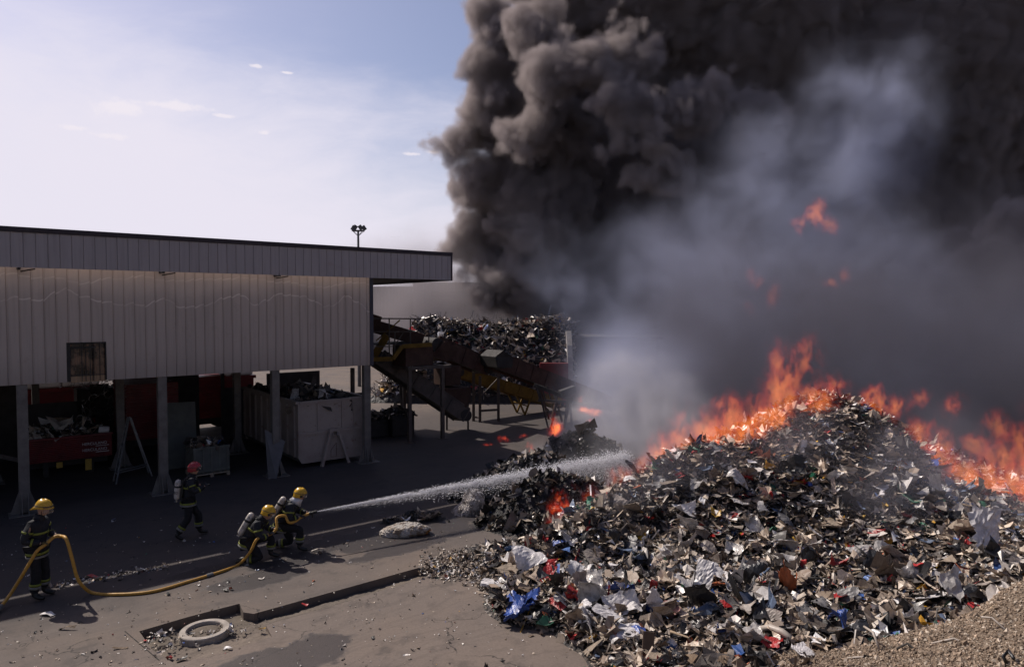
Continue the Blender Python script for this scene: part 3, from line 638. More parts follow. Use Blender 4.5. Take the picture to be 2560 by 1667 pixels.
# red bin with lettering
ra0, ra1, ro, rb = .30, 2.66, -4.3, -6.6
p_ = on_plane(72, 1192, -4.3)
rz0 = .52; rz1 = on_plane(270, 1085, ro)[2]
rbin = thing('red_skip', B((ra0+ra1)/2, (ro+rb)/2, 0), 'ribbed dark red tipping body with white lettering, heaped with scrap', 'skip')
k = MB()
def hrib(k, a0, a1, o, z0, z1, n, d=.03, out=1):
    for i in range(n):
        za = z0+(z1-z0)*i/n; zb = z0+(z1-z0)*(i+1)/n; zm = za+(zb-za)*.55
        k.add([B(a0, o, za), B(a1, o, za), B(a1, o+d*out, za+.012), B(a0, o+d*out, za+.012), B(a0, o+d*out, zm), B(a1, o+d*out, zm), B(a1, o, zm+.012), B(a0, o, zm+.012), B(a0, o, zb), B(a1, o, zb)], [(0, 1, 2, 3), (3, 2, 5, 4), (4, 5, 6, 7), (7, 6, 9, 8)])
hrib(k, ra0, ra1, ro, rz0, rz1, 12); k.bb(ra0, ra1, ro-.06, ro-.01, rz0, rz1); k.bb(ra0, ra0+.05, rb, ro-.061, rz0, rz1); k.bb(ra1-.05, ra1, rb, ro-.061, rz0, rz1); k.bb(ra0+.06, ra1-.06, rb, rb+.05, rz0, rz1); k.bb(ra0+.05, ra1-.05, rb+.06, ro-.07, rz0, rz0+.05)
k.build('body', m_red, rbin)
k = MB(); k.bb(ra0-.02, ra1+.03, ro-.08, ro+.05, rz1, rz1+.06); k.build('rim', m_red, rbin)
k = MB()
for a in (ra0+.5, ra1-.6): k.bb(a-.07, a+.07, ro-.3, ro-.1, .02, rz0-.01)
k.bb(ra0+.1, ra1-.1, ro-.35, ro-.3, .3, rz0-.01); k.build('chassis', m_dark, rbin)
m_yel = mat('yellow reflector', (.45, .28, .04), .5)
k = MB(); k.bb(ra1-.78, ra1-.60, ro-.02, ro+.01, .12, rz0-.04); k.build('reflector', m_yel, rbin)
k = MB(); k.bb(ra0+.78, ra0+.95, ro-.02, ro+.01, .3, rz0-.04); k.build('reflector', m_yel, rbin)
scrap_fill(rbin, ra0+.05, ra1-.05, rb+.05, ro-.08, rz1-.02, 420, 92, pal=pal3, hump=.25, size=.15)
ROT_SHED = Matrix.Rotation(ANG, 4, 'Z')
def text_mesh(txt, name, size, mt, parent, pos, ext=.004, sx=1., rotm=None):
    cu = bpy.data.curves.new(name, 'FONT'); cu.body = txt; cu.size = size; cu.extrude = ext; cu.align_x = 'LEFT'
    o = bpy.data.objects.new(name, cu); COL.objects.link(o)
    bpy.context.view_layer.update(); dg = bpy.context.evaluated_depsgraph_get(); me = bpy.data.meshes.new_from_object(o.evaluated_get(dg)); bpy.data.objects.remove(o)
    M = Matrix.Translation(pos) @ (rotm or (ROT_SHED @ Matrix.Rotation(math.pi/2, 4, 'X'))) @ Matrix.Diagonal((sx, 1, 1, 1))
    me.transform(wpos(parent).inverted() @ M); me.materials.clear(); me.materials.append(mt)
    r = bpy.data.objects.new(name, me); COL.objects.link(r); r.parent = parent; return r
for zz in (rz1-.30, rz0+.22):
    text_mesh('HERCULANO', 'lettering', .135, m_text, rbin, B(ra1-.86, ro+.034, zz), sx=.88)
    k = MB(); k.bb(ra1-.48, ra1-.09, ro+.032, ro+.036, zz-.055, zz-.035); k.build('lettering_underline', m_text, rbin)
k = MB(); k.tube([B(ra1-.35, ro-.2, rz1+.16), B(ra1-.05, ro-.16, rz1+.13)], .11, 14); o = k.build('paint_tin', m_white, origin=B(ra1-.35, ro-.2, rz1+.05), smooth=False)
tag(o, 'white tin lying on the corner of the red tipping body', 'tin')
k = MB(); k.beam(B(ra1-.5, ro-.2, rz1+.02), B(ra1-.02, ro-.2, rz1+.05), .06, .05); 
# dark red box trailer with its door side, sunlit ribs behind
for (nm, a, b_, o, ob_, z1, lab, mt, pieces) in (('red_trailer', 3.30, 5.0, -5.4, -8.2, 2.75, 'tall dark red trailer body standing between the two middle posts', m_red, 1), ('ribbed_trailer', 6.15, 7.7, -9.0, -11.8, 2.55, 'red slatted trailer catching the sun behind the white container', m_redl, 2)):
    th = thing(nm, B(a, o, 0), lab, 'trailer')
    k = MB(); hrib(k, a, b_, o, .75, z1, 16); k.bb(a, b_, ob_, o-.01, .75, z1); k.build('body', mt, th)
    k = MB()
    for i in range(15): k.bb(a-.04, a-.001, ob_, o, .8+i*(z1-.8)/15, .86+i*(z1-.8)/15)
    k.build('side_slat', mt, th)
    k = MB(); k.bb(a+.1, b_-.1, ob_+.2, o-.3, .45, .74); k.build('chassis', m_dark, th)
    for oo in (o-.5, ob_+.6):
        k = MB(); k.tube([B(a-.02, oo, .42), B(a+.22, oo, .42)], .42, 20); k.build('wheel', m_dark, th)
# white tank bodies behind the open bay, seen under the wall
for (a, b_, o, z0, z1, lab) in ((-.9, 3.3, -11.6, 2.2, 3.6, 'pale tank body behind the red skip, under the shed edge'), (7.6, 9.6, -11.2, 2.3, 3.4, 'pair of white plastic tanks above the white container')):
    th = thing('tank_trailer', B(a, o, 0), lab, 'trailer')
    k = MB(); n_ = 2 if a > 5 else 3
    for i in range(n_): w_ = (b_-a)/n_; k.bb(a+i*w_+.02, a+(i+1)*w_-.02, o-1.2, o, z0, z1)
    k.build('tank', m_white, th, bevel=.08)
    k = MB(); k.bb(a-.1, b_+.1, o-1.2, o+.06, z0-.15, z0-.01); k.bb(a, b_, o-1.1, o, 1.1, z0-.16); k.build('frame', m_red, th)
    for a2 in (a+.4, b_-.4):
        k = MB(); k.tube([B(a2, o-.1, .55), B(a2, o+.15, .55)], .55, 20); k.build('wheel', m_dark, th)
# tangle of wire scrap standing behind the ladder
th = thing('wire_scrap_heap', B(3.0, -8.2, 0), 'tall tangle of shiny wire scrap behind the stepladder', 'scrap heap')
r = random.Random(5); k = MB()
for i in range(240):
    c = B(2.1+r.random()*1.6, -8.6+r.gauss(0, .5), .2+r.random()*2.9); R_ = .1+r.random()*.25; pl = Vector((r.gauss(0, 1), r.gauss(0, 1), r.gauss(0, 1))).normalized(); a1_ = pl.orthogonal().normalized(); b1_ = pl.cross(a1_); ph = r.random()*6
    k.tube([c+a1_*math.cos(ph+q*.7)*R_+b1_*math.sin(ph+q*.7)*R_*.8 for q in range(7)], .008+.01*r.random(), 3, cap=False)
m_wire = mat('bare wire', (.28, .27, .27), .35, metal=.6, var=.4, scale=6)
k.build('wire', m_wire, th)['kind'] = 'stuff'
k = MB(); k.bb(2.1, 3.7, -9.3, -8.3, 0, 2.4); k.build('bale', m_dark, th)
# step ladder
m_alu = mat('dull aluminium', (.20, .20, .20), .5, metal=.5, var=.2, scale=8)
th = thing('stepladder', B(2.9, -2.6, 0), 'aluminium stepladder standing open beside the red skip', 'ladder')
k = MB(); tp = B(2.95, -2.9, 1.95)
for s_ in (-.2, .2):
    k.beam(B(2.45+s_*.0, -2.35+s_*1.3, 0), tp+NV*s_*.7, .03, .05)
for i in range(1, 7): f_ = i/7; k.beam((B(2.45, -2.61, 0)*(1-f_)+(tp-NV*.14)*f_), (B(2.45, -2.09, 0)*(1-f_)+(tp+NV*.14)*f_), .05, .03)
k.build('front_frame', m_alu, th)
k = MB()
for s_ in (-.2, .2): k.beam(B(3.55, -2.85+s_*1.3, 0), tp+DV*.05+NV*s_*.7, .03, .04)
k.beam(B(3.45, -3.05, .32), B(3.45, -2.6, .32), .03, .03); k.build('rear_frame', m_alu, th)
k = MB(); k.beam(B(2.5, -2.3, .3), B(3.45, -2.7, .33), .015, .03); k.beam(B(2.5, -2.6, .3), B(3.45, -3.0, .33), .015, .03); k.build('spreader', m_alu, th)
# leaning tarpaulin sheet, grey panel
m_tarp = mat('dull grey sheet', (.105, .11, .10), .7, var=.25, scale=2, dirt=.3)
th = MB(); pz = on_plane(430, 1020, -3.0)[2]
th.extr([B(4.05, -3.1, .02), B(5.1, -3.2, .02), B(5.15, -3.6, 2.2), B(4.1, -3.5, 2.25)], -NV*.03); o = th.build('sheet_panel', m_tarp, origin=B(4.5, -3.2, 0)); tag(o, 'tall dull grey sheet leaning up behind the pallet box', 'panel')
# pallet cage box
th = thing('pallet_box', B(5.0, -1.6, 0), 'waist-high slatted pallet box full of scrap under the shed', 'crate')
ca0, ca1, co0, co1 = 4.50, 5.62, -2.3, -1.25
k = MB(); k.bb(ca0, ca1, co1-.04, co1, .16, .98); k.bb(ca0, ca0+.04, co0, co1-.041, .16, .98); k.bb(ca1-.04, ca1, co0, co1-.041, .16, .98); k.bb(ca0+.04, ca1-.04, co0, co0+.04, .16, .98); k.build('side', m_tarp, th)
k = MB()
for i in range(5): a = ca0+.02+(ca1-ca0-.1)*i/4; k.bb(a, a+.05, co1+.001, co1+.025, .14, 1.0)
k.bb(ca0, ca1, co1+.026, co1+.045, .93, 1.0); k.bb(ca0, ca1, co1+.026, co1+.045, .2, .25); k.build('batten', m_grey, th)
k = MB(); k.bb(ca0, ca1, co0, co1+.03, .09, .13)
for a in (ca0, (ca0+ca1)/2-.05, ca1-.1): k.bb(a, a+.1, co0, co1+.03, 0, .09)
k.build('pallet', m_wood, th); scrap_fill(th, ca0+.03, ca1-.03, co0+.03, co1-.03, .95, 160, 93, pal=pal_k, hump=.1)
# boards leaning on the third post
m_ply = mat('pale board', (.12, .115, .12), .7, var=.2, scale=3, dirt=.3)
o = MB(); o.extr([B(6.42, .10, .01), B(6.60, .35, .01), B(7.02, -.0, 1.12), B(6.45, -.25, 1.55)], NV*.025); o = o.build('leaning_board', m_ply, origin=B(6.5, .2, 0)); tag(o, 'pale board leaning against the foot of the third post', 'board')
# low clutter bales deep under the shed
r = random.Random(8)
for i, (a, o_, s_, h_) in enumerate(((-1.9, -1.0, .5, .35), (-1.2, -3.4, .6, .5), (11.4, -5.6, .7, .8), (12.6, -4.6, .6, .75), (13.5, -4.2, .55, .9))):
    th = thing('scrap_bale', B(a, o_, 0), ('low loose bale in the dark by the outermost post', 'wrapped bale in the dark behind the outermost post', 'dark bale under the conveyor nearest the white container', 'middle dark bale under the steel platform', 'dark bale at the foot of the lower conveyor')[i], 'bale')
    k = MB(); k.bb(a-s_, a+s_, o_-s_, o_+s_, 0, h_); k.build('core', m_dark, th, bevel=.06); scrap_fill(th, a-s_, a+s_, o_-s_, o_+s_, h_, 120, 100+i, pal=pal_k, hump=.12, name='loose_scrap')
# ---------------------------------------------------------------- conveyors, platform, far yard
m_rusty = mat('brown plate', (.075, .045, .036), .85, var=.35, scale=2, dirt=.5, bump=.15, spec=.15)
m_ylw = mat('worn yellow', (.17, .10, .02), .75, var=.3, scale=3, dirt=.6, spec=.2)
m_belt = mat('rubber belt', (.02, .02, .02), .8, var=.3, scale=5)
m_frame = mat('machine frame', (.085, .068, .058), .75, var=.35, scale=3, dirt=.5)
BK = -NV
def conveyor(name, p, q, w, h, label, legs=(), mt=m_rusty, rollers=9, back=BK):
    p = Vector(p); q = Vector(q); d = (q-p).normalized(); s_ = (back-d*back.dot(d)).normalized(); up = s_.cross(d)
    if up.z < 0: up = -up
    th = thing(name, (q.x, q.y, 0), label, 'conveyor')
    for e in (0, w):
        k = MB(); k.beam(p+s_*e, q+s_*e, .05, h, up=up)
        L_ = (q-p).length; n = int(L_/.8)
        for i in range(n+1): c = p+d*(L_*i/n)+s_*(e-.045 if e == 0 else e+.045); k.beam(c-up*h*.5, c+up*h*.52, .04, .05, up=d)
        k.beam(p+s_*e+up*(h/2+.03), q+s_*e+up*(h/2+.03), .09, .05, up=up); k.build('side_rail', mt, th)
    k = MB(); k.beam(p+s_*w/2+up*h*.18, q+s_*w/2+up*h*.18, w-.08, .03, up=up); k.beam(p+s_*w/2-up*h*.32, q+s_*w/2-up*h*.32, w-.08, .03, up=up); k.build('belt', m_belt, th)
    for i in range(rollers): c = p+d*((q-p).length*(i+.5)/rollers)-up*h*.12; k = MB(); k.tube([c+s_*.04, c+s_*(w-.04)], .06, 8); k.build('roller', m_dark, th)
    for e in (p, q): k = MB(); k.tube([e+s_*(-.06), e+s_*(w+.06)], h*.42, 14); k.build('drum', m_dark, th)
    for (f, sp) in legs:
        c = p+(q-p)*f
        for e in (0, w): k = MB(); b_ = c+s_*e; k.beam(b_-up*h*.4, Vector((b_.x+sp*d.x, b_.y+sp*d.y, 0)), .08, .08); k.build('leg', mt, th)
        k = MB(); z_ = c.z*.45; k.beam(Vector((c.x+sp*d.x*.6, c.y+sp*d.y*.6, z_)), Vector((c.x+sp*d.x*.6, c.y+sp*d.y*.6, z_))+Vector((s_.x, s_.y, 0))*w, .05, .05); k.build('cross_brace', mt, th)
    return th
# platform
pf_ = thing('steel_platform', P(1060, 1100, 28.3)*1., 'dark steel platform with yellow edge and handrail beside the shed end', 'platform'); pf_.location.z = 0
A0, A1, O0 = loc(P(940, 900, 27.5))[0], 14.55, -2.1
zd = P(1079, 859, 28.4).z; zb_ = P(1018, 924, 27.9).z
for (a, o) in ((12.96, -2.2), (14.48, -2.1), (11.6, -4.6), (14.4, -5.2)):
    k = MB(); k.bb(a-.07, a+.07, o-.07, o+.07, 0, zb_-.01); k.bb(a-.16, a+.16, o-.16, o+.16, 0, .02); k.build('leg', m_frame, pf_)
k = MB(); k.bb(12.8, 14.9, -2.25, -2.05, zb_, zb_+.12); k.bb(12.8, 14.6, -5.2, -5.0, zb_, zb_+.12); k.bb(12.8, 13.0, -5.0, -2.26, zb_, zb_+.12); k.bb(14.4, 14.6, -5.0, -2.26, zb_, zb_+.12); k.build('beam', m_frame, pf_)
k = MB(); k.bb(12.85, 14.15, -3.4, -2.3, zb_+.125, zd-.05); k.build('hopper_box', m_rusty, pf_)
k = MB(); k.bb(11.0, 14.3, -4.9, -3.5, zd-.06, zd); k.build('deck', m_dark, pf_)
ey = [P(930, 898, 27.2), P(982, 897, 27.4), P(1005, 866, 27.7), P(1079, 861, 28.2)]
k = MB()
for u, v in zip(ey, ey[1:]): k.beam(u, v, .07, .17)
k.build('yellow_edge', m_ylw, pf_)
rt = [P(931, 796, 27.2), P(1080, 797, 28.2)]
k = MB(); k.beam(rt[0], rt[1], .04, .05)
r0, r1 = P(931, 829, 27.2), P(1072, 829, 28.2); k.beam(r0, r1, .03, .035); r0, r1 = P(931, 866, 27.2), P(985, 866, 27.5); k.beam(r0, r1, .03, .035); k.beam(P(985, 866, 27.5), P(1008, 832, 27.7), .03, .035)
for x_, y0_, y1_, d_ in ((1072, 796, 860, 28.2), (1026, 797, 862, 27.9), (973, 797, 892, 27.4), (987, 830, 880, 27.5)): k.beam(P(x_, y0_, d_), P(x_, y1_, d_), .045, .045)
k.build('handrail', m_frame, pf_)
k = MB(); k.beam(P(935, 890, 28.5), P(968, 838, 28.5), .12, .3); k.beam(P(940, 852, 28.6), P(1000, 800, 28.6), .04, .05); k.build('stair', m_ylw, pf_)
k = MB(); k.beam(P(925, 812, 29.5), P(1055, 850, 30.), 1.0, .55); k.beam(P(925, 798, 29.4), P(950, 806, 29.5), .5, .5); k.build('chute', m_rusty, pf_)
conveyor('lower_conveyor', P(950, 893, 28.6), P(1165, 1038, 30.2), 1.0, .62, 'steep lower conveyor with pale edge rails running down behind the platform legs', legs=((.35, 0),), mt=m_frame)
conveyor('middle_conveyor', P(1092, 862, 30.2), P(1222, 918, 32.2), 1.1, .75, 'short upper conveyor with a dark red head box', legs=())
k = MB(); k.extr([P(1078, 890, 30.), P(1112, 853, 30.1), P(1150, 872, 30.4), P(1118, 905, 30.3)], BK*1.1); hb = k.build('head_box', m_rusty, bpy.data.objects['middle_conveyor'])
conveyor('outfeed_conveyor', P(1255, 905, 31.), P(1530, 1012, 34.5), 1.1, .70, 'long brown outfeed conveyor sloping down into the smoke', legs=((.45, .5), (.62, -.5)))
k = MB(); k.extr([P(1243, 918, 30.8), P(1238, 892, 30.8), P(1258, 876, 30.8), P(1284, 893, 31), P(1280, 920, 31)], BK*1.2); k.build('head_box', m_dark, bpy.data.objects['outfeed_conveyor'])
# drum hoppers
hp_ = thing('hopper', P(1135, 1000, 31) * Vector((1, 1, 0)) if False else Vector((P(1135, 1000, 31).x, 31, 0)), 'rust brown feed hopper hanging between the platform and the conveyors', 'hopper')
k = MB(); k.extr([P(1113, 918, 30.2), P(1155, 914, 30.4), P(1152, 962, 30.4), P(1114, 966, 30.2)], BK*1.0); k.build('upper_shell', m_rusty, hp_, bevel=.04)
k = MB(); k.extr([P(1113, 972, 30.), P(1178, 967, 30.2), P(1178, 1000, 30.2), P(1166, 1020, 30.2), P(1120, 985, 30.)], BK*1.0); k.build('lower_shell', m_rusty, hp_, bevel=.04)
k = MB()
for px_ in (1117, 1170): k.beam(P(px_, 1000, 30.8), Vector((P(px_, 1000, 30.8).x, 30.8, 0)), .08, .08)
k.build('leg', m_frame, hp_)
# trestle further back
tr = thing('trestle', Vector((P(1215, 1052, 33.3).x, 33.3, 0)), 'braced steel trestle standing on sunlit concrete behind the platform', 'trestle')
tops = {1184: 930, 1200: 940, 1246: 930}; k_ = []
for px_, py_ in tops.items():
    u = G(px_, 1052 if px_ != 1200 else 1055); v = P(px_, py_, u.y); k = MB(); k.beam(u, v, .13, .13); k.bb(*[0]*6) if False else None; k.build('leg', m_frame, tr); k_.append((u, v))
k = MB(); (u0, v0), (u1, v1), (u2, v2) = k_[0], k_[1], k_[2]
k.beam(u1+UP*.55, u2+UP*.55, .08, .1); k.build('brace', m_frame, tr); k = MB(); k.beam(u1+UP*1.2, u2+UP*2.1, .05, .05); k.build('brace', m_frame, tr); k = MB(); k.beam(v0, v2, .12, .14); k.build('brace', m_frame, tr); k = MB(); k.beam(u0+UP*.2, u1+UP*.2, .06, .08); k.build('brace', m_frame, tr)
conveyor('yellow_conveyor', P(1150, 930, 33.6), P(1400, 1010, 36.), .9, .5, 'battered yellow edged conveyor low behind the trestle', legs=((.55, .5), (.7, -.4), (.9, .4)), mt=m_ylw)
# burnt frame standing in the flames
bf = thing('burnt_stand', Vector((P(1400, 1070, 29.8).x, 29.8, 0)), 'blackened tripod stand with flames around its feet', 'stand')
for (x0, y0, x1, y1) in ((1393, 1000, 1377, 1072), (1418, 1000, 1411, 1070), (1425, 1000, 1430, 1060), (1345, 965, 1370, 1060)):
    k = MB(); a_p, b_p = P(x0, y0, 30.), G(x1, max(y1, 1068)); k.beam(P(x0, y0, b_p.y+.1), b_p, .07, .07); k.build('leg', m_dark, bf)
k = MB(); k.beam(P(1335, 962, 30.), P(1432, 1000, 30.), .1, .16); k.beam(P(1345, 1000, 30.), P(1430, 1005, 30.), .08, .1); k.beam(P(1400, 985, 30), P(1436, 972, 30.3), .3, .3)
for i in range(4): k.beam(P(1340+i*14, 965, 29.9), P(1350+i*14, 1000, 29.9), .06, .06)
k.build('head_frame', m_dark, bf)
# far scrap heap in its bay
fh = []
def far_heap():
    x0, x1, y0, y1 = P(1000, 800, 42).x, P(1425, 800, 42).x, 39.5, 47
    X, Y = np.meshgrid(np.arange(x0-2, x1+.2, .12), np.arange(y0, y1+2, .12))
    u = (X-x0)/(x1-x0); ex = np.clip((X-(x0-1.5))/2.5, 0, 1)
    Z = 4.55*np.clip((Y-y0)/2.6, 0, 1)**.7*ex*(.97+.03*np.sin(u*9))+.22*noise2(X, Y, 1.6, 4, 61)+.12*noise2(X, Y, 5, 3, 62)
    Z = np.clip(Z, -.1, 5.2)
    th = thing('scrap_heap', ((x0+x1)/2, 43, 0), 'wide tangled heap of metal and plastic scrap piled in the far bay', 'scrap heap')
    ori = np.array([(x0+x1)/2, 43, 0]); o = grid_mesh('heap_core', X-ori[0], Y-ori[1], Z, m_char, smooth=False, keep=(Z > .0)); o.parent = th
    r = np.random.RandomState(63); n = 7000; i = r.randint(0, X.shape[0]-20, n); j = r.randint(0, X.shape[1], n)
    q = np.stack([X[i, j], Y[i, j], Z[i, j]+.05], 1)-ori; q = q[Z[i, j] > .3]
    pf2 = PW.copy(); pf2[6:9] *= 2.0; pf2[10:] *= .6; pf2 /= pf2.sum(); h = len(q)//2
    V, Fq, C = join_np([fragments('', q[:h], np.clip(np.exp(r.randn(h)*.5)*.2, .1, .5), r, .9, pal=pf2), fragments('', q[h:], np.clip(np.exp(r.randn(len(q)-h)*.4)*.16, .1, .6), r, .7, pal=pf2, elong=3.)])
    o = mesh_np('loose_scrap', V, Fq, m_frag, False, C, th); o['kind'] = 'stuff'
    rr = random.Random(64); k = MB()
    for _ in range(260):
        jx = rr.randint(0, X.shape[1]-1); ix = rr.randint(8, X.shape[0]-30)
        c = Vector((X[ix, jx], Y[ix, jx], Z[ix, jx])); a = Vector((rr.gauss(0, 1), rr.gauss(0, .6), abs(rr.gauss(.5, .5)))).normalized(); L_ = rr.uniform(.4, 1.2); bd = Vector((rr.gauss(0, .15), 0, rr.gauss(0, .15)))
        k.tube([c, c+a*L_*.5+bd, c+a*L_], rr.uniform(.012, .03), 4, cap=False)
    k.build('wire', m_wire, th)['kind'] = 'stuff'
far_heap()
m_cwall = mat('bay concrete', (.27, .25, .23), .85, var=.3, scale=1.2, dirt=.4, bump=.2)
bw = thing('bay_wall', Vector((P(1432, 900, 40).x, 40, 0)), 'broken concrete bay wall holding the far scrap heap', 'wall')
xw = P(1440, 900, 40).x; k = MB(); k.extr([(xw-.5, 39.6, 0), (xw-.5, 40.6, 0), (xw-.5, 48, 0), (xw-.5, 48, 4.), (xw-.5, 40.9, 4.1), (xw-.5, 40.2, 3.3), (xw-.5, 39.8, 2.6)], (.3, 0, 0)); k.build('side_wall', m_cwall, bw)
k = MB(); k.box(P(1350, 900, 38.8).x, xw-.55, 38.8, 39.3, 0, P(1350, 908, 38.8).z); k.build('front_wall', m_red, bw)
bk_ = thing('black_store', Vector((P(1500, 900, 44).x, 44, 0)), 'soot-black open store building beside the bay, lost in smoke', 'building')
xs0, xs1 = xw-.1, P(1640, 900, 42).x; zt_ = P(1500, 846, 42).z
k = MB(); k.box(xs0, xs1, 46, 46.2, 0, zt_); k.box(xs0, xs0+.2, 41.2, 45.99, 0, zt_); k.box(xs1-.2, xs1, 41.2, 45.99, 0, zt_); k.build('wall', m_dark, bk_)
k = MB(); k.box(xs0-.2, xs1+.2, 41, 46.4, zt_+.003, zt_+.15); k.build('roof', m_dark, bk_)
# distant hall
m_hall = mat('pale hall sheeting', (.42, .41, .41), .5, var=.12, scale=.6, dirt=.15)
m_hall2 = mat('grey hall sheeting', (.21, .205, .21), .5, var=.12, scale=.6)
hl = thing('distant_hall', Vector((P(1120, 770, 72).x, 72, 0)), 'long low hall with pale sheeting seen through smoke beyond the scrap heap', 'hall')
def hall_wall(name, px0, px1, py, Y_, mt, back=6.):
    a = P(px0, py, Y_); b_ = P(px1, py, Y_); k = MB(); n = max(2, int((b_.x-a.x)/.35)); vs = []
    for i in range(n+1):
        x = a.x+(b_.x-a.x)*i/n
        for dx, dy in ((0, 0), (.06, .05), (.12, .05), (.18, 0)): vs.append((x+dx, Y_+dy)) if i < n else (vs.append((x, Y_)) if dx == 0 else None)
    m_ = len(vs); k.add([(x, y, 0) for x, y in vs]+[(x, y, a.z) for x, y in vs], [(i, i+1, m_+i+1, m_+i) for i in range(m_-1)])
    k.box(a.x, b_.x, Y_+.08, Y_+back, 0, a.z-.01); k.build(name, mt, hl)
hall_wall('wall', 700, 1030, 716, 73.5, m_hall2); hall_wall('wall', 1032, 1212, 706, 72, m_hall); hall_wall('wall', 1213, 1303, 697, 71, m_hall); hall_wall('wall', 1306, 1620, 700, 71.5, m_hall2)
k = MB(); a = P(1078, 740, 70.6); b_ = P(1300, 733, 70.6); k.box(a.x, b_.x, 70.0, 70.9, a.z-.15, a.z+.5); k.build('canopy', m_hall2, hl)
# low kerb/edge lines in far yard
# flood light mast
m_mast = mat('galvanised mast', (.12, .12, .125), .5, metal=.4)
Y_ = 48.; bs = P(897, 770, Y_); top = P(897, 574, Y_)
fm = thing('floodlight_mast', (bs.x, Y_, 0), 'tall thin mast with four floodlights rising behind the shed roof', 'floodlight')
k = MB(); k.tube([(bs.x, Y_, 0), (bs.x, Y_, top.z-.1)], [.13, .07], 10); k.build('pole', m_mast, fm)
k = MB(); k.box(bs.x-.40, bs.x+.40, Y_-.25, Y_+.25, top.z-.12, top.z-.05)
for sx in (-1, 1):
    for sy in (-1, 1): k.beam((bs.x, Y_, top.z-.45), (bs.x+sx*.36, Y_+sy*.2, top.z-.1), .03, .03)
k.build('platform_frame', m_mast, fm)
for sx, dx, dy in ((-1, .18, -.15), (-1, .36, .12), (1, .2, -.15), (1, .38, .12)):
    k = MB(); c = Vector((bs.x+sx*dx, Y_+dy, top.z+.12)); ax = Vector((-sx*.55, -.1, .83)).normalized()
    k.beam(c-ax*.17, c+ax*.17, .10 , .26, up=Vector((sx*.8, 0, .5))); k.build('floodlight', m_mast, fm)
# ---------------------------------------------------------------- firefighters, hose, water
m_coat = mat('navy turnout cloth', (.012, .013, .019), .8, var=.35, scale=9, bump=.5, bscale=14)
m_pant = mat('black turnout cloth', (.009, .009, .012), .85, var=.35, scale=9, bump=.5, bscale=14)
m_boot = mat('black rubber boot', (.014, .013, .012), .45, var=.3, scale=9)
m_glove = mat('glove leather', (.16, .12, .045), .7, var=.3, scale=14, bump=.3)
m_gdark = mat('dark glove', (.03, .03, .03), .7, var=.3, scale=14)
m_skin = mat('skin', (.42, .25, .18), .5, var=.12, scale=12)
m_lime = mat('lime reflective tape', (.20, .22, .03), .6, var=.15, scale=20)
m_silver = mat('silver reflective tape', (.19, .185, .17), .5, var=.15, scale=20)
m_helm = mat('yellow helmet shell', (.62, .36, .025), .28, var=.1, scale=6, dirt=.15)
m_helr = mat('red helmet shell', (.34, .03, .04), .3, var=.15, scale=6)
m_black = mat('black rubber', (.012, .012, .013), .5, var=.2)
m_cyl = mat('off-white cylinder', (.50, .46, .42), .4, var=.12, scale=6, dirt=.2)
m_visor, t, b = newmat('clear visor'); b.inputs['Base Color'].default_value = (.8, .75, .7, 1); b.inputs['Transmission Weight'].default_value = .9; b.inputs['Roughness'].default_value = .08; b.inputs['IOR'].default_value = 1.15
m_hair = mat('dark hair', (.03, .02, .015), .7)
m_flap = mat('silver neck curtain', (.55, .55, .58), .35, var=.1, metal=.3)
def skin_mesh(name, V, E, R, mt, parent, root=0, sub=2):
    me = bpy.data.meshes.new(name); me.from_pydata([tuple(v) for v in V], E, []); o = bpy.data.objects.new(name, me); COL.objects.link(o); o.parent = parent
    md = o.modifiers.new('skin', 'SKIN'); md.use_smooth_shade = True
    if not me.skin_vertices: me.skin_vertices.new() if hasattr(me.skin_vertices, 'new') else None
    me.update()
    lay = me.skin_vertices[0].data if me.skin_vertices else None
    for i, r in enumerate(R):
        lay[i].radius = r if isinstance(r, tuple) else (r, r)
        lay[i].use_root = (i == root)
    s = o.modifiers.new('subdivision', 'SUBSURF'); s.levels = sub; s.render_levels = sub
    me.materials.append(mt); return o
def lerp(a, b, f): return a+(b-a)*f
def limb(name, pts, rad, mt, parent, n=14):
    k = MB(); P_ = []; R_ = []
    for i in range(len(pts)-1):
        for q in range(4): f = q/4; P_.append(lerp(pts[i], pts[i+1], f)); R_.append(rad[i]*(1-f)+rad[i+1]*f)
    P_.append(pts[-1]); R_.append(rad[-1]); k.tube(P_, R_, n); return k.build(name, mt, parent, smooth=True, local=True)
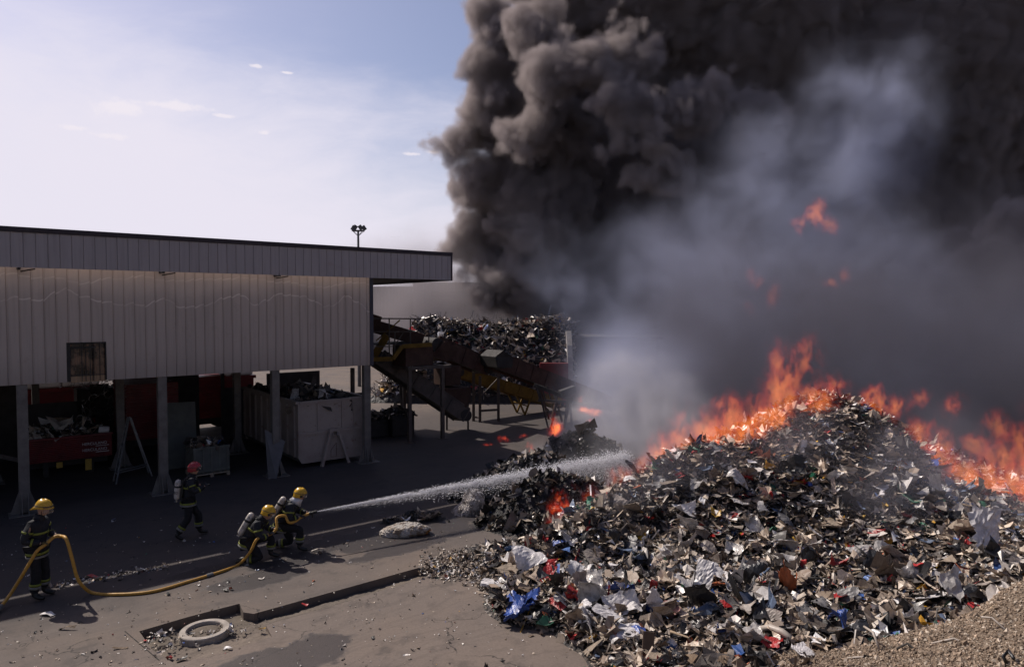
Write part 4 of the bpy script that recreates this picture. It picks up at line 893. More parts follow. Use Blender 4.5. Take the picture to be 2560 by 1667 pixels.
def head_mesh(parent, c, fwd, up, s=1.):
    fwd = fwd.normalized(); side = up.cross(fwd).normalized(); up = fwd.cross(side).normalized(); k = MB(); nu, nv = 22, 18; vs = []
    for j in range(nv+1):
        ph = math.pi*j/nv
        for i in range(nu):
            th = 2*math.pi*i/nu; x = math.sin(ph)*math.cos(th); y = math.sin(ph)*math.sin(th); z = math.cos(ph)
            rx, ry, rz = .098, .078, .125; f = 1.
            if z < 0: ry *= 1+.25*z; rx *= 1+.10*z
            px = x*rx; 
            if x > .2:
                px += .022*math.exp(-((y/.16)**2+((z+.10)/.14)**2))     # nose
                px -= .012*(math.exp(-(((abs(y)-.36)/.15)**2+((z-.10)/.10)**2)))    # eye sockets
                px += .007*math.exp(-((y/.3)**2+((z-.24)/.07)**2)); px -= .006*math.exp(-((y/.25)**2+((z+.42)/.035)**2)); px += .008*math.exp(-((y/.3)**2+((z+.68)/.12)**2))
            vs.append(c+(fwd*px+side*(y*ry)+up*(z*rz))*s)
    fs = [(j*nu+i, (j+1)*nu+i, (j+1)*nu+(i+1) % nu, j*nu+(i+1) % nu) for j in range(nv) for i in range(nu)]
    k.add(vs, fs)
    for sd in (-1, 1):
        e = c+side*(sd*.078*s)+fwd*-.005*s; k.lathe(e, side*sd, [(.006, -.01), (.022, .0), (.026, .008), (.012, .012)], 10)
    h = k.build('head', m_skin, parent, smooth=True, local=True)
    for sd in (-1, 1):
        q = MB(); q.lathe(c+(side*(sd*.028)+fwd*.080+up*.012)*s, fwd, [(.001, .012), (.008, .010), (.011, .004), (.011, 0)][::-1], 8); q.build('eye', m_black, h, local=True)
    q = MB(); q.beam(c+(side*.022+fwd*.083-up*.054)*s, c+(-side*.022+fwd*.083-up*.054)*s, .01, .007); q.build('mouth', mat('lips', (.28, .10, .08), .5), h, local=True)
    return h
def helmet(parent, c, fwd, up, mt, style='jet', s=1.):
    fwd = fwd.normalized(); side = up.cross(fwd).normalized(); up = fwd.cross(side).normalized(); k = MB(); nu, nv = 28, 12; vs = []
    low = {'jet': -.62, 'brim': -.08}[style]
    for j in range(nv+1):
        for i in range(nu):
            th = 2*math.pi*i/nu; x0 = math.cos(th); y0 = math.sin(th)
            lim = low if style == 'brim' else (low if x0 < .25 else low+(x0-.25)/.75*.75)
            z = 1-(1-lim)*(j/nv); r = math.sqrt(max(0, 1-min(1, z*z)*.98)) if z > 0 else 1-.12*z*z
            X = x0*r*.148; Y_ = y0*r*.122; Z_ = z*.135 if z > 0 else z*.12
            Z_ += .012*math.exp(-(y0*r/.14)**2)*max(0, z)      # comb
            if style == 'brim' and j >= nv-1:
                fl = 1.0 if j == nv-1 else 1.22+.38*max(0, -x0)**2; X *= fl; Y_ *= (fl if j == nv-1 else 1.14); Z_ -= 0 if j == nv-1 else .012+.07*max(0, -x0)**2
            if style == 'jet' and j == nv and x0 < -.3: X *= 1.08; Z_ -= .015
            vs.append(c+(fwd*X+side*Y_+up*(Z_+.03))*s)
    k.add(vs, [(j*nu+i, (j+1)*nu+i, (j+1)*nu+(i+1) % nu, j*nu+(i+1) % nu) for j in range(nv) for i in range(nu)])
    h = k.build('helmet', mt, parent, smooth=True, local=True); sd_ = h.modifiers.new('thick', 'SOLIDIFY'); sd_.thickness = .006
    q = MB(); z0, z1 = ((.045, -.075) if style == 'brim' else (.06, -.02)); n = 12; vs = []
    for z_, rr in ((z0, .150), (z1, .172 if style == 'brim' else .16)):
        for i in range(n+1): th = -1.15+2.3*i/n; vs.append(c+(fwd*math.cos(th)*rr*1.02+side*math.sin(th)*rr*.86+up*z_)*s)
    q.add(vs, [(i, i+1, n+2+i, n+1+i) for i in range(n)]); v = q.build('visor', m_visor, h, smooth=True, local=True); sd_ = v.modifiers.new('thick', 'SOLIDIFY'); sd_.thickness = .003
    q = MB(); q.tube([c+(fwd*math.cos(a)*.153+side*math.sin(a)*.126+up*.05)*s for a in [i*math.pi/12 for i in range(25)]], .006, 5); q.build('helmet_band', m_black, h, local=True)
    if style == 'jet':
        for sd in (-1, 1):
            q = MB(); q.lathe(c+(side*sd*.119+fwd*.045+up*.0)*s, side*sd, [(.028, 0), (.028, .006), (.012, .012)], 14); q.beam(c+(side*sd*.124+fwd*.045)*s, c+(side*sd*.124+fwd*.075+up*.03)*s, .012, .012); q.build('pivot', m_black, h, local=True)
    return h
def glove(parent, w, d, n, mt, side=1):
    """w wrist, d pointing dir, n palm normal; curled fingers"""
    d = d.normalized(); n = (n-d*n.dot(d)).normalized(); s_ = d.cross(n)*side
    V = [w, w+d*.04, w+d*.085]; R = [(.030, .024), (.040, .020), (.040, .018)]; E = [(0, 1), (1, 2)]
    for i, (off, L_) in enumerate(((-.03, .066), (-.010, .078), (.011, .074), (.031, .058))):
        b_ = len(V); p0 = w+d*.078+s_*off; p1 = p0+(d*.8+n*.5).normalized()*L_*.45; p2 = p1+(d*.1+n*1.).normalized()*L_*.35; p3 = p2+(-d*.6+n*.6).normalized()*L_*.3
        V += [p0, p1, p2, p3]; R += [.0125, .0115, .0105, .0085]; E += [(2, b_), (b_, b_+1), (b_+1, b_+2), (b_+2, b_+3)]
    b_ = len(V); p0 = w+d*.035-s_*.038; p1 = p0+(d*.6-s_*.5+n*.4).normalized()*.035; p2 = p1+(d*.6+n*.7).normalized()*.03; V += [p0, p1, p2]; R += [.014, .0125, .010]; E += [(1, b_), (b_, b_+1), (b_+1, b_+2)]
    return skin_mesh('glove', V, E, R, mt, parent, 0, 1)
def band(parent, a, b, f, r, h, mt, ry=None, fwd=None, name='reflective_band'):
    ax = (b-a).normalized(); c = lerp(a, b, f); k = MB(); n = 20
    ref = fwd or ax.orthogonal(); e1 = (ref-ax*ref.dot(ax)).normalized(); e2 = ax.cross(e1); ry = ry or r; vs = []
    for z_, g_ in ((-h/2, .97), (-h/2, 1), (h/2, 1), (h/2, .97)):
        for i in range(n): th = 2*math.pi*i/n; vs.append(c+ax*z_+e1*math.cos(th)*r*g_+e2*math.sin(th)*ry*g_)
    k.add(vs, [(j*n+i, j*n+(i+1) % n, (j+1)*n+(i+1) % n, (j+1)*n+i) for j in range(3) for i in range(n)]); return k.build(name, mt, parent, smooth=True, local=True)
def cylinder(parent, top, bot, out, text=True):
    ax = (top-bot); L_ = ax.length; ax.normalize(); out = (out-ax*out.dot(ax)).normalized(); k = MB(); r = .072
    k.lathe(bot, ax, [(.02, -.02), (.045, .0), (.066, .03), (r, .07), (r, L_-.08), (.064, L_-.035), (.04, L_-.01), (.012, L_)], 20); c = k.build('air_cylinder', m_cyl, parent, smooth=True, local=True)
    k = MB(); k.lathe(bot, ax, [(r+.002, L_*.60), (r+.006, L_*.605), (r+.006, L_*.69), (r+.002, L_*.695)], 20); k.build('cylinder_strap', m_black, c, smooth=True, local=True)
    k = MB(); k.lathe(bot-ax*.02, -ax, [(.016, 0), (.018, .04), (.008, .045)], 10); k.tube([bot-ax*.05-out*.02, bot-ax*.05+out*.05], .012, 8); k.build('valve', mat('steel valve', (.35, .34, .33), .35, metal=.7), c, local=True)
    return c, ax, out
def decal(parent, c_obj, bot, ax, f, L_, look, txt, size):
    """letter wrapped flat against the cylinder on the side that faces look"""
    look = (look-ax*look.dot(ax)).normalized(); sd = look.cross(ax)*-1; p = bot+ax*L_*f+look*.0735
    M3 = Matrix((sd, ax, look)).transposed().to_4x4()
    cu = bpy.data.curves.new('lettering', 'FONT'); cu.body = txt; cu.size = size; cu.align_x = 'CENTER'; cu.extrude = .001
    o = bpy.data.objects.new('tmp', cu); COL.objects.link(o); bpy.context.view_layer.update(); me = bpy.data.meshes.new_from_object(o.evaluated_get(bpy.context.evaluated_depsgraph_get())); bpy.data.objects.remove(o)
    me.transform(Matrix.Translation(p) @ M3); me.materials.clear(); me.materials.append(m_black); r = bpy.data.objects.new('lettering', me); COL.objects.link(r); r.parent = c_obj
def firefighter(base, rz, label, J, helm, hm, cyl=None, flap=False, bands=True, look=None, letters='D', gmat=None):
    V3 = lambda a: Vector(a)
    J = {k_: V3(v) for k_, v in J.items()}
    root = thing('person', base, label, 'person', 'firefighters working in front of the shed' if False else None, rz)
    pv, ch, nk, hd = J['pelvis'], J['chest'], J['neck'], J['head']; wa = lerp(pv, ch, .45); sp = (nk-pv).normalized(); sidev = (J['shl']-J['shr']).normalized(); fwd = sidev.cross(UP); fwd = fwd.normalized() if True else fwd
    # body: one continuous surface from head stump to feet, mostly covered
    V = [pv, wa, ch, nk, lerp(nk, hd, .5), J['shl'], J['ell'], J['wrl'], J['shr'], J['elr'], J['wrr'], J['hil'], J['knl'], J['anl'], J['hir'], J['knr'], J['anr']]
    E = [(0, 1), (1, 2), (2, 3), (3, 4), (2, 5), (5, 6), (6, 7), (2, 8), (8, 9), (9, 10), (0, 11), (11, 12), (12, 13), (0, 14), (14, 15), (15, 16)]
    R = [.11, .10, .12, .062, .055, .05, .04, .028, .05, .04, .028, .075, .05, .035, .075, .05, .035]
    skin_mesh('body', V, E, R, m_skin, root)
    # coat
    hem = pv-sp*.10 if J.get('hem') is None else J['hem']
    V = [hem, pv, wa, ch, lerp(ch, nk, .8), J['shl'], lerp(J['shl'], J['ell'], .5), J['ell'], lerp(J['ell'], J['wrl'], .93), J['shr'], lerp(J['shr'], J['elr'], .5), J['elr'], lerp(J['elr'], J['wrr'], .93)]
    E = [(0, 1), (1, 2), (2, 3), (3, 4), (3, 5), (5, 6), (6, 7), (7, 8), (3, 9), (9, 10), (10, 11), (11, 12)]
    R = [(.165, .19), (.155, .18), (.15, .17), (.15, .185), (.085, .09), .092, .082, .072, .058, .092, .082, .072, .058]
    co = skin_mesh('jacket', V, E, R, m_coat, root, 0); tx = bpy.data.textures.get('folds') or bpy.data.textures.new('folds', 'CLOUDS'); tx.noise_scale = .16; dm = co.modifiers.new('folds', 'DISPLACE'); dm.texture = tx; dm.strength = .05; dm.mid_level = .5
    V = [pv, J['hil'], J['knl'], lerp(J['knl'], J['anl'], .92), J['hir'], J['knr'], lerp(J['knr'], J['anr'], .92)]; E = [(0, 1), (1, 2), (2, 3), (0, 4), (4, 5), (5, 6)]
    tr_ = skin_mesh('trousers', V, E, [.15, .115, .09, .085, .115, .09, .085], m_pant, root, 0); dm = tr_.modifiers.new('folds', 'DISPLACE'); dm.texture = tx; dm.strength = .045
    for s_ in 'lr':
        a = J['an'+s_]; td = J['to'+s_]; b_ = skin_mesh('boot', [lerp(J['kn'+s_], a, .7), a, lerp(a, td, .45)-UP*.015, td], [(0, 1), (1, 2), (2, 3)], [.068, .062, (.052, .05), (.045, .035)], m_boot, root, 0)
        d = J['wr'+s_]-J['el'+s_]; glove(root, J['wr'+s_], J.get('hd'+s_, d), J.get('pn'+s_, Vector((.2, 0, -1))), gmat or m_gdark, 1 if s_ == 'l' else -1)
        band(root, J['kn'+s_], J['an'+s_], .50, .098, .045, m_lime); band(root, J['kn'+s_], J['an'+s_], .63, .098, .045, m_silver)
        band(root, J['el'+s_], J['wr'+s_], .45, .073, .035, m_lime); band(root, J['sh'+s_], J['el'+s_], .45, .093, .035, m_lime)
    hx = sp; band(root, hem-hx*.0, pv, .35, .182, .045, m_lime, .208, fwd); band(root, hem-hx*.0, pv, -.1, .182, .04, m_silver, .208, fwd)
    band(root, wa, ch, .55, .168, .04, m_lime, .20, fwd)
    k = MB(); k.lathe(lerp(ch, nk, .72), (nk-ch), [(.105, 0), (.085, .05), (.078, .10), (.07, .105)], 18); k.build('collar', m_coat, root, smooth=True, local=True)
    lk = V3(look) if look else fwd+Vector((0, 0, -.15)); upv = (hd-nk).normalized(); upv = (upv+UP).normalized()
    h = head_mesh(root, hd, lk, upv)
    helmet(root, hd+upv*.03, lk, upv, hm, helm)
    if flap: k = MB(); k.lathe(hd-upv*.03, -upv-lk.normalized()*.3, [(.10, 0), (.115, .06), (.15, .15), (.147, .15)], 18); k.build('neck_curtain', m_flap, root, smooth=True, local=True)
    elif helm == 'brim':
        k = MB(); lf = lk.normalized(); sv = upv.cross(lf).normalized(); k.tube([hd+sv*.08+upv*.03, hd+sv*.07+lf*.03-upv*.1, hd+lf*.05-upv*.135, hd-sv*.07+lf*.03-upv*.1, hd-sv*.08+upv*.03], .006, 5); k.build('chin_strap', m_black, root, local=True)
    if cyl:
        top, bot = V3(cyl[0]), V3(cyl[1]); out = -fwd; c, ax, o_ = cylinder(root, top, bot, out)
        inv = Matrix.Rotation(-rz, 3, 'Z'); lookc = inv @ Vector((0, -1, .1))
        if letters: decal(root, c, bot, ax, .30, (top-bot).length, lookc, letters, .085)
        decal(root, c, bot, ax, .77, (top-bot).length, lookc, 'O', .06)
        k = MB(); k.beam(lerp(bot, top, .1)-o_*.085, lerp(bot, top, .9)-o_*.085, .24, .03, up=o_); k.build('back_plate', m_black, root, local=True)
        for s_ in 'lr':
            sh = J['sh'+s_]; ins = lerp(sh, ch, .35); k = MB(); k.tube([lerp(bot, top, .85)-o_*.09, ins+UP*.125, ins+fwd*.17+UP*.0, wa+(sh-ch)*.55+fwd*.165], .014, 6); k.build('harness_strap', m_black, root, local=True)
    return root
# 1: standing with the hose in both hands
b1 = G(100, 1494)
firefighter((b1.x, b1.y, 0), .06, 'firefighter in a yellow brimmed helmet standing upright holding the hose at his waist', dict(
    pelvis=(-.03, 0, .98), chest=(-.0, 0, 1.38), neck=(.03, 0, 1.56), head=(.10, 0, 1.70), shl=(-.02, .20, 1.46), shr=(-.02, -.20, 1.46),
    ell=(.02, .26, 1.18), wrl=(.27, .10, 1.17), elr=(-.10, -.27, 1.17), wrr=(.15, -.16, 1.10), pnl=(.2, -.4, -1.), pnr=(.2, .2, -1.), hdl=(.8, -.3, .05), hdr=(.8, .2, .05),
    hil=(-.03, .10, .93), hir=(-.03, -.10, .93), knl=(.03, .12, .52), knr=(.01, -.11, .52), anl=(.0, .13, .10), anr=(-.03, -.12, .10), tol=(.2, .15, .05), tor=(.17, -.14, .05), hem=(-.03, 0, .84)), 'brim', m_helm, look=(1, .0, -.12), gmat=m_glove)
# 2: red helmet, walking away into the shade
b2 = G(472, 1345)
firefighter((b2.x, b2.y, 0), .5, 'firefighter in a red helmet walking into the shade with a white air cylinder', dict(
    pelvis=(0, 0, .93), chest=(.05, 0, 1.33), neck=(.09, 0, 1.50), head=(.14, 0, 1.63), shl=(.04, .21, 1.41), shr=(.04, -.21, 1.41),
    ell=(.08, .28, 1.14), wrl=(.30, .22, 1.22), elr=(.10, -.30, 1.16), wrr=(.36, -.22, 1.27), pnl=(0, 0, -1), pnr=(0, .3, -1),
    hil=(0, .10, .9), hir=(0, -.10, .9), knl=(.22, .12, .52), knr=(-.02, -.12, .48), anl=(.24, .14, .11), anr=(-.28, -.14, .15), tol=(.44, .16, .05), tor=(-.12, -.16, .05), hem=(0, 0, .83)), 'jet', m_helr, cyl=((-.20, .0, 1.44), (-.24, .0, .97)), look=(1, .1, -.05), letters='ED')
# 3: kneeling second man on the hose
b3 = G(640, 1402)
firefighter((b3.x, b3.y, 0), .10, 'kneeling firefighter backing up the hose, bent low in a yellow helmet', dict(
    pelvis=(-.16, 0, .46), chest=(.04, 0, .80), neck=(.14, 0, .93), head=(.26, 0, 1.03), shl=(.08, .20, .86), shr=(.08, -.20, .86),
    ell=(.20, .25, .62), wrl=(.40, .10, .66), elr=(.16, -.27, .58), wrr=(.30, -.10, .60), pnl=(0, -.5, -1), pnr=(0, .5, -1), hdl=(.7, -.3, .3), hdr=(.7, .3, .35),
    hil=(-.14, .11, .44), hir=(-.14, -.11, .44), knl=(.30, .16, .47), knr=(.16, -.14, .12), anl=(.26, .17, .10), anr=(-.28, -.15, .10), tol=(.46, .18, .05), tor=(-.40, -.15, .04), hem=(-.19, 0, .36)), 'jet', m_helm, cyl=((-.06, 0, 1.06), (-.33, 0, .60)), look=(1, 0, -.35))
# 4: nozzle man
b4 = G(728, 1374)
firefighter((b4.x, b4.y, 0), .12, 'crouching firefighter in a yellow helmet with silver neck curtain aiming the nozzle', dict(
    pelvis=(-.20, 0, .60), chest=(.0, 0, .98), neck=(.10, 0, 1.12), head=(.20, 0, 1.23), shl=(.04, .20, 1.04), shr=(.04, -.20, 1.04),
    ell=(.12, .27, .80), wrl=(.36, .08, .82), elr=(.02, -.28, .78), wrr=(.22, -.10, .78), pnl=(0, -.5, -1), pnr=(0, .5, -1), hdl=(.8, -.2, .05), hdr=(.8, .2, .05),
    hil=(-.18, .11, .57), hir=(-.18, -.11, .57), knl=(-.02, .16, .14), knr=(.24, -.14, .52), anl=(-.42, .15, .10), anr=(.20, -.15, .10), tol=(-.56, .16, .04), tor=(.40, -.16, .05), hem=(-.24, 0, .50)), 'jet', m_helm, cyl=((-.13, 0, 1.22), (-.40, 0, .78)), flap=True, look=(1, 0, -.22))
# the hose
m_hose = mat('yellow hose', (.50, .27, .045), .5, var=.2, scale=14, bump=.2, dirt=.15)
def rotl(b, rz, p): c, s = math.cos(rz), math.sin(rz); return Vector((b.x+p[0]*c-p[1]*s, b.y+p[0]*s+p[1]*c, p[2]))
r_ = .030; hp_pts = [G(-160, 1660, r_), G(-70, 1590, r_), G(-20, 1540, .06), P(22, 1490, 12.55), P(62, 1427, 12.60), P(92, 1378, 12.62), rotl(b1, .06, (.22, -.14, 1.08)), rotl(b1, .06, (.30, -.03, 1.17)), rotl(b1, .06, (.40, .02, 1.17)), P(166, 1348, 12.75), P(180, 1395, 12.75), P(192, 1440, 12.8), P(206, 1463, 12.85), G(232, 1481, r_), G(290, 1485, r_), G(380, 1478, r_), G(474, 1452, r_), G(558, 1426, r_), P(598, 1409, 14.5), P(626, 1378, 14.45), P(644, 1346, 14.45), rotl(b3, .1, (.33, -.03, .60)), rotl(b3, .1, (.44, .03, .70)), P(692, 1294, 14.95), P(712, 1289, 15.1), rotl(b4, .12, (.02, -.34, .74)), rotl(b4, .12, (.14, -.22, .72)), rotl(b4, .12, (.25, -.08, .77)), rotl(b4, .12, (.38, .0, .81)), rotl(b4, .12, (.44, .0, .83))]
def catmull(pts, n=10):
    out = []; q = [pts[0]]+pts+[pts[-1]]
    for i in range(1, len(q)-2):
        for j in range(n):
            t_ = j/n; a, b_, c, d = q[i-1], q[i], q[i+1], q[i+2]
            out.append(.5*((2*b_)+(-a+c)*t_+(2*a-5*b_+4*c-d)*t_*t_+(-a+3*b_-3*c+d)*t_**3))
    out.append(pts[-1]); return out
hs = thing('fire_hose', hp_pts[13], 'long yellow fire hose running from the standing man to the nozzle', 'hose')
hc = catmull([Vector(p) for p in hp_pts], 9); k = MB(); k.tube(hc, r_, 10); k.build('hose_line', m_hose, hs, smooth=True)
for i_ in (9*2+4, 9*16+5):
    a_, b2_ = hc[i_], hc[i_+1]; d_ = (b2_-a_).normalized(); k = MB(); k.lathe(a_-d_*.07, d_, [(r_*1.05, 0), (r_*1.45, .01), (r_*1.45, .055), (r_*1.2, .06), (r_*1.2, .08), (r_*1.45, .085), (r_*1.45, .13), (r_*1.05, .14)], 12); k.build('coupling', m_alu, hs)
NZ = rotl(b4, .12, (.56, .0, .855)); n0 = hp_pts[-1]; JD = (P(1575, 1142, 20.6)-NZ)
k = MB(); ax = (NZ-n0).normalized(); k.lathe(n0-ax*.03, ax, [(.038, 0), (.042, .03), (.03, .04), (.03, .10), (.04, .11), (.034, .17), (.02, .175)], 16); k.beam(n0+ax*.05, n0+ax*.04-UP*.11, .03, .03); k.build('nozzle', m_black, hs, smooth=False)
# water jet: thousands of drops thrown in a narrow widening arc
m_water, t, b = newmat('white water'); b.inputs['Base Color'].default_value = (.9, .9, .92, 1); b.inputs['Roughness'].default_value = .3; b.inputs['Subsurface Weight'].default_value = 0; b.inputs['Transmission Weight'].default_value = .0
tl = t.n('ShaderNodeBsdfTranslucent'); tl.inputs[0].default_value = (.9, .9, .93, 1); ms = t.n('ShaderNodeMixShader'); ms.inputs[0].default_value = .5; out = m_water.node_tree.nodes['Material Output']; t.link(b.outputs[0], ms.inputs[1]); t.link(tl.outputs[0], ms.inputs[2]); t.link(ms.outputs[0], out.inputs['Surface'])
rs = np.random.RandomState(99); n = 42000; s = rs.rand(n)**.8; jl = JD.length; ax = JD.normalized(); side = ax.cross(UP).normalized(); upj = side.cross(ax)
ARC = .07
def jet_c(s): return np.array(NZ)[None]+np.array(JD)[None]*s[:, None]+np.array(UP)[None]*(ARC*4*s*(1-s)*.5)[:, None]
rad = .012+.30*s**1.15; g1_ = rs.randn(n)*rad*.42; g2_ = rs.randn(n)*rad*.42; fall = np.abs(rs.randn(n))*(rs.rand(n) < .35)*s*.30
C_ = jet_c(s)+np.array(side)[None]*g1_[:, None]+np.array(upj)[None]*g2_[:, None]; C_[:, 2] -= fall
# clumps
cl = np.sin(s*90+g1_*30)+np.sin(s*37+g2_*40); keep = (cl > -1.2) | (s < .15); C_ = C_[keep]; s2 = s[keep]; n = len(C_)
sz = np.clip(np.exp(rs.randn(n)*.5)*(.0028+.0032*s2), .0015, .016)
base = np.array([(2.2, 0, 0), (-2.2, 0, 0), (0, 1, 0), (0, -.5, .8), (0, -.5, -.8)], float)[None]*sz[:, None, None]
dv = np.array(ax)[None]+rs.randn(n, 3)*.25*s2[:, None]; dv /= np.linalg.norm(dv, axis=1)[:, None]; e1 = np.cross(dv, [0, 0, 1.]); e1 /= np.linalg.norm(e1, axis=1)[:, None]; e2 = np.cross(dv, e1)
V = base[:, :, :1]*dv[:, None]+base[:, :, 1:2]*e1[:, None]+base[:, :, 2:]*e2[:, None]+C_[:, None]
f_ = np.array([(0, 2, 3), (0, 3, 4), (0, 4, 2), (1, 3, 2), (1, 4, 3), (1, 2, 4)]); Fc = (f_[None]+(np.arange(n)*5)[:, None, None]).reshape(-1, 3)
wj = mesh_np('water_jet', V.reshape(-1, 3), Fc, m_water); tag(wj, 'white jet of water spraying from the nozzle onto the smouldering mounds', 'water jet', kind='stuff')
# ---------------------------------------------------------------- smoke, steam, flames: real volumes
def volume(name, lo, hi, voxel, build, mt, label, cat):
    vd = bpy.data.volumes.new(name); o = bpy.data.objects.new(name, vd); COL.objects.link(o)
    g = bpy.data.node_groups.new(name, 'GeometryNodeTree')
    g.interface.new_socket('Geometry', in_out='INPUT', socket_type='NodeSocketGeometry'); g.interface.new_socket('Geometry', in_out='OUTPUT', socket_type='NodeSocketGeometry')
    nt = NT(g); vc = nt.n('GeometryNodeVolumeCube'); out = nt.n('NodeGroupOutput'); sm = nt.n('GeometryNodeSetMaterial')
    sm.inputs['Material'].default_value = mt; vc.inputs['Min'].default_value = lo; vc.inputs['Max'].default_value = hi
    for i, ax in enumerate('XYZ'): vc.inputs['Resolution '+ax].default_value = max(4, int((hi[i]-lo[i])/voxel))
    pos = nt.n('GeometryNodeInputPosition').outputs[0]
    nt.link(build(nt, pos), vc.inputs['Density']); nt.link(vc.outputs[0], sm.inputs[0]); nt.link(sm.outputs[0], out.inputs[0])
    o.modifiers.new('density', 'NODES').node_group = g; o.data.materials.append(mt)
    return tag(o, label, cat, kind='stuff')
def volmat(name, col, dens, aniso=0.):
    m = bpy.data.materials.new(name); m.use_nodes = True; t = m.node_tree; t.nodes.clear(); nt = NT(t)
    pv = nt.n('ShaderNodeVolumePrincipled'); o = nt.n('ShaderNodeOutputMaterial'); pv.inputs['Color'].default_value = (*col, 1); pv.inputs['Density'].default_value = dens; pv.inputs['Anisotropy'].default_value = aniso
    t.links.new(pv.outputs[0], o.inputs['Volume']); return m
def blobs(nt, pos, lst, k=1.0):
    """lst: (px, py, depth, radius in px[, y squash, z stretch]) -> signed field in metres, positive inside"""
    f = None
    for b in lst:
        c = tuple(P(b[0], b[1], b[2])); r = b[3]/F*b[2]; q = nt.v('SUBTRACT', pos, c)
        sy = b[4] if len(b) > 4 else 1.; sz = b[5] if len(b) > 5 else 1.
        if sy != 1 or sz != 1: q = nt.v('MULTIPLY', q, (1., 1./sy, 1./sz))
        s = nt.m('SUBTRACT', r, nt.v('LENGTH', q)); f = s if f is None else nt.m('SMOOTH_MAX', f, s, k)
    return f
def centred(nt, pos, scale, detail, rough=.5): return nt.v('SUBTRACT', nt.noise(pos, scale, detail, rough, 1), (.5, .5, .5))
D = 54
BODY = [(1560, -160, D, 330, .6), (1900, -150, D+3, 450, .5), (2400, 0, D+4, 500, .5), (1370, 280, D, 200, .7), (1700, 350, D+5, 420, .4), (2200, 400, D+6, 520, .35), (2600, 600, D+6, 500, .3),
        (1330, 520, D, 165, .8), (1240, 600, D+1, 100, .8), (1215, 470, D+1, 90, .8), (1330, 700, D, 120, .8), (1450, 800, D, 130, .6), (1210, 330, D+1, 70, .8), (1215, 735, D-1, 55, .8), (1150, 610, D, 45), (1700, 650, D+4, 330, .4), (2000, 800, D+4, 400, .3), (1270, 690, D, 95, 1), (2600, 1000, D+2, 400, .3), (1600, 950, D+2, 200, .4),
        (1230, 60, D-2, 75), (1215, 170, D-2, 60), (1250, 260, D-2, 75), (1150, 375, D-1, 62), (1190, 465, D-1, 75), (1180, 570, D, 60), (1215, 660, D-1, 62), (1160, 690, D, 28), (1320, 760, D, 70),
        (1340, 70, D-6, 80), (1400, 100, D-8, 70), (1470, 160, D-9, 65), (1350, 200, D-8, 85), (1330, 330, D-6, 80), (1530, 130, D-8, 60), (1545, 85, D-8, 40), (1620, 165, D-8, 50), (1440, 60, D-8, 45),
        (1540, 290, D-10, 62), (1530, 370, D-10, 52), (1600, 270, D-10, 55), (1620, 350, D-10, 66), (1700, 290, D-9, 66), (1790, 250, D-9, 66), (1860, 270, D-8, 66), (1680, 390, D-9, 70), (1930, 310, D-7, 80), (1570, 430, D-9, 45), (1650, 450, D-8, 60),
        (2430, 690, D-12, 130), (2330, 640, D-10, 80), (2540, 620, D-12, 100)]
def b_plume(nt, pos):
    wp = nt.v('ADD', pos, nt.v('SCALE', centred(nt, pos, .12, 2), None, 2.6)); wp2 = nt.v('ADD', wp, nt.v('SCALE', centred(nt, pos, .5, 2), None, .9))
    f = blobs(nt, wp, BODY, 1.0)
    for s_, amp in ((.19, 2.1), (.42, 1.4), (.95, .95), (2.1, .5)): f = nt.m('MULTIPLY_ADD', nt.m('SUBTRACT', .5, nt.vor(wp2, s_)), amp, f)
    f = nt.m('MULTIPLY_ADD', nt.m('SUBTRACT', nt.noise(pos, .9, 4, .62), .5), 1.1, f)
    return nt.mapr(f, 0., .8, 0., 1.)
VS = 1.0
volume('smoke_plume', (-8.5, 41, 0), (47, 63, 33.5), .17*VS, b_plume, volmat('black smoke', (.62, .55, .54), 2.1), 'towering black and brown smoke plume billowing over the burning heap', 'smoke plume')
# thinner blue-grey smoke drifting in front of it, white steam where the water lands
HAZE = [(1570, 1010, 22.5, 110, .6), (1700, 900, 24, 150, .6), (1640, 1090, 21.5, 80, .6), (1850, 770, 27, 170, .5), (1480, 960, 25, 70, .6), (1560, 930, 29, 150, .5), (1720, 1010, 26, 170, .5), (1620, 1060, 24.5, 120, .6), (1800, 900, 29, 170, .5), (2250, 1050, 26, 130, .6), (2500, 1120, 25, 130, .6), (2600, 900, 28, 150, .5), (1640, 730, 32, 150, .6), (1830, 640, 34, 200, .5), (1960, 470, 36, 210, .5), (2150, 330, 38, 200, .5), (2010, 850, 31, 230, .5), (2180, 740, 31, 190, .5), (1780, 560, 33, 130, .5), (2380, 880, 29, 170, .5), (2000, 960, 23, 120, .5), (2250, 960, 23, 120, .5), (2250, 900, 31, 200, .5), (2420, 1010, 28, 170, .5), (1430, 700, 36, 110, .6), (2100, 620, 34, 200, .5)]
def b_haze(nt, pos):
    wp = nt.v('ADD', pos, nt.v('SCALE', centred(nt, pos, .10, 4, .55), None, 7.)); f = blobs(nt, wp, HAZE, 2.)
    wq = nt.v('ADD', wp, nt.v('SCALE', centred(nt, pos, .45, 4, .6), None, 2.2)); f = nt.m('MULTIPLY_ADD', nt.m('SUBTRACT', nt.noise(wq, .35, 7, .66), .5), 4.6, f)
    d = nt.mapr(f, -1.4, 3.6, 0., 1.); x, y, z = nt.xyz(wp)
    low = nt.m('MULTIPLY', nt.mapr(z, 6.5, 1.), nt.mapr(nt.m('SUBTRACT', x, nt.m('MULTIPLY_ADD', nt.m('SUBTRACT', y, 20.), .12, 2.)), -1.5, 3.)); low = nt.m('MULTIPLY', low, nt.mapr(y, 21.5, 26.)); low = nt.m('MULTIPLY', low, nt.mapr(x, 5., 10., 1., .12))
    d = nt.m('MAXIMUM', nt.m('MULTIPLY', low, .9), d)
    return nt.m('MULTIPLY', d, nt.mapr(nt.noise(wq, .3, 7, .7), .38, .64, .10, 1.))
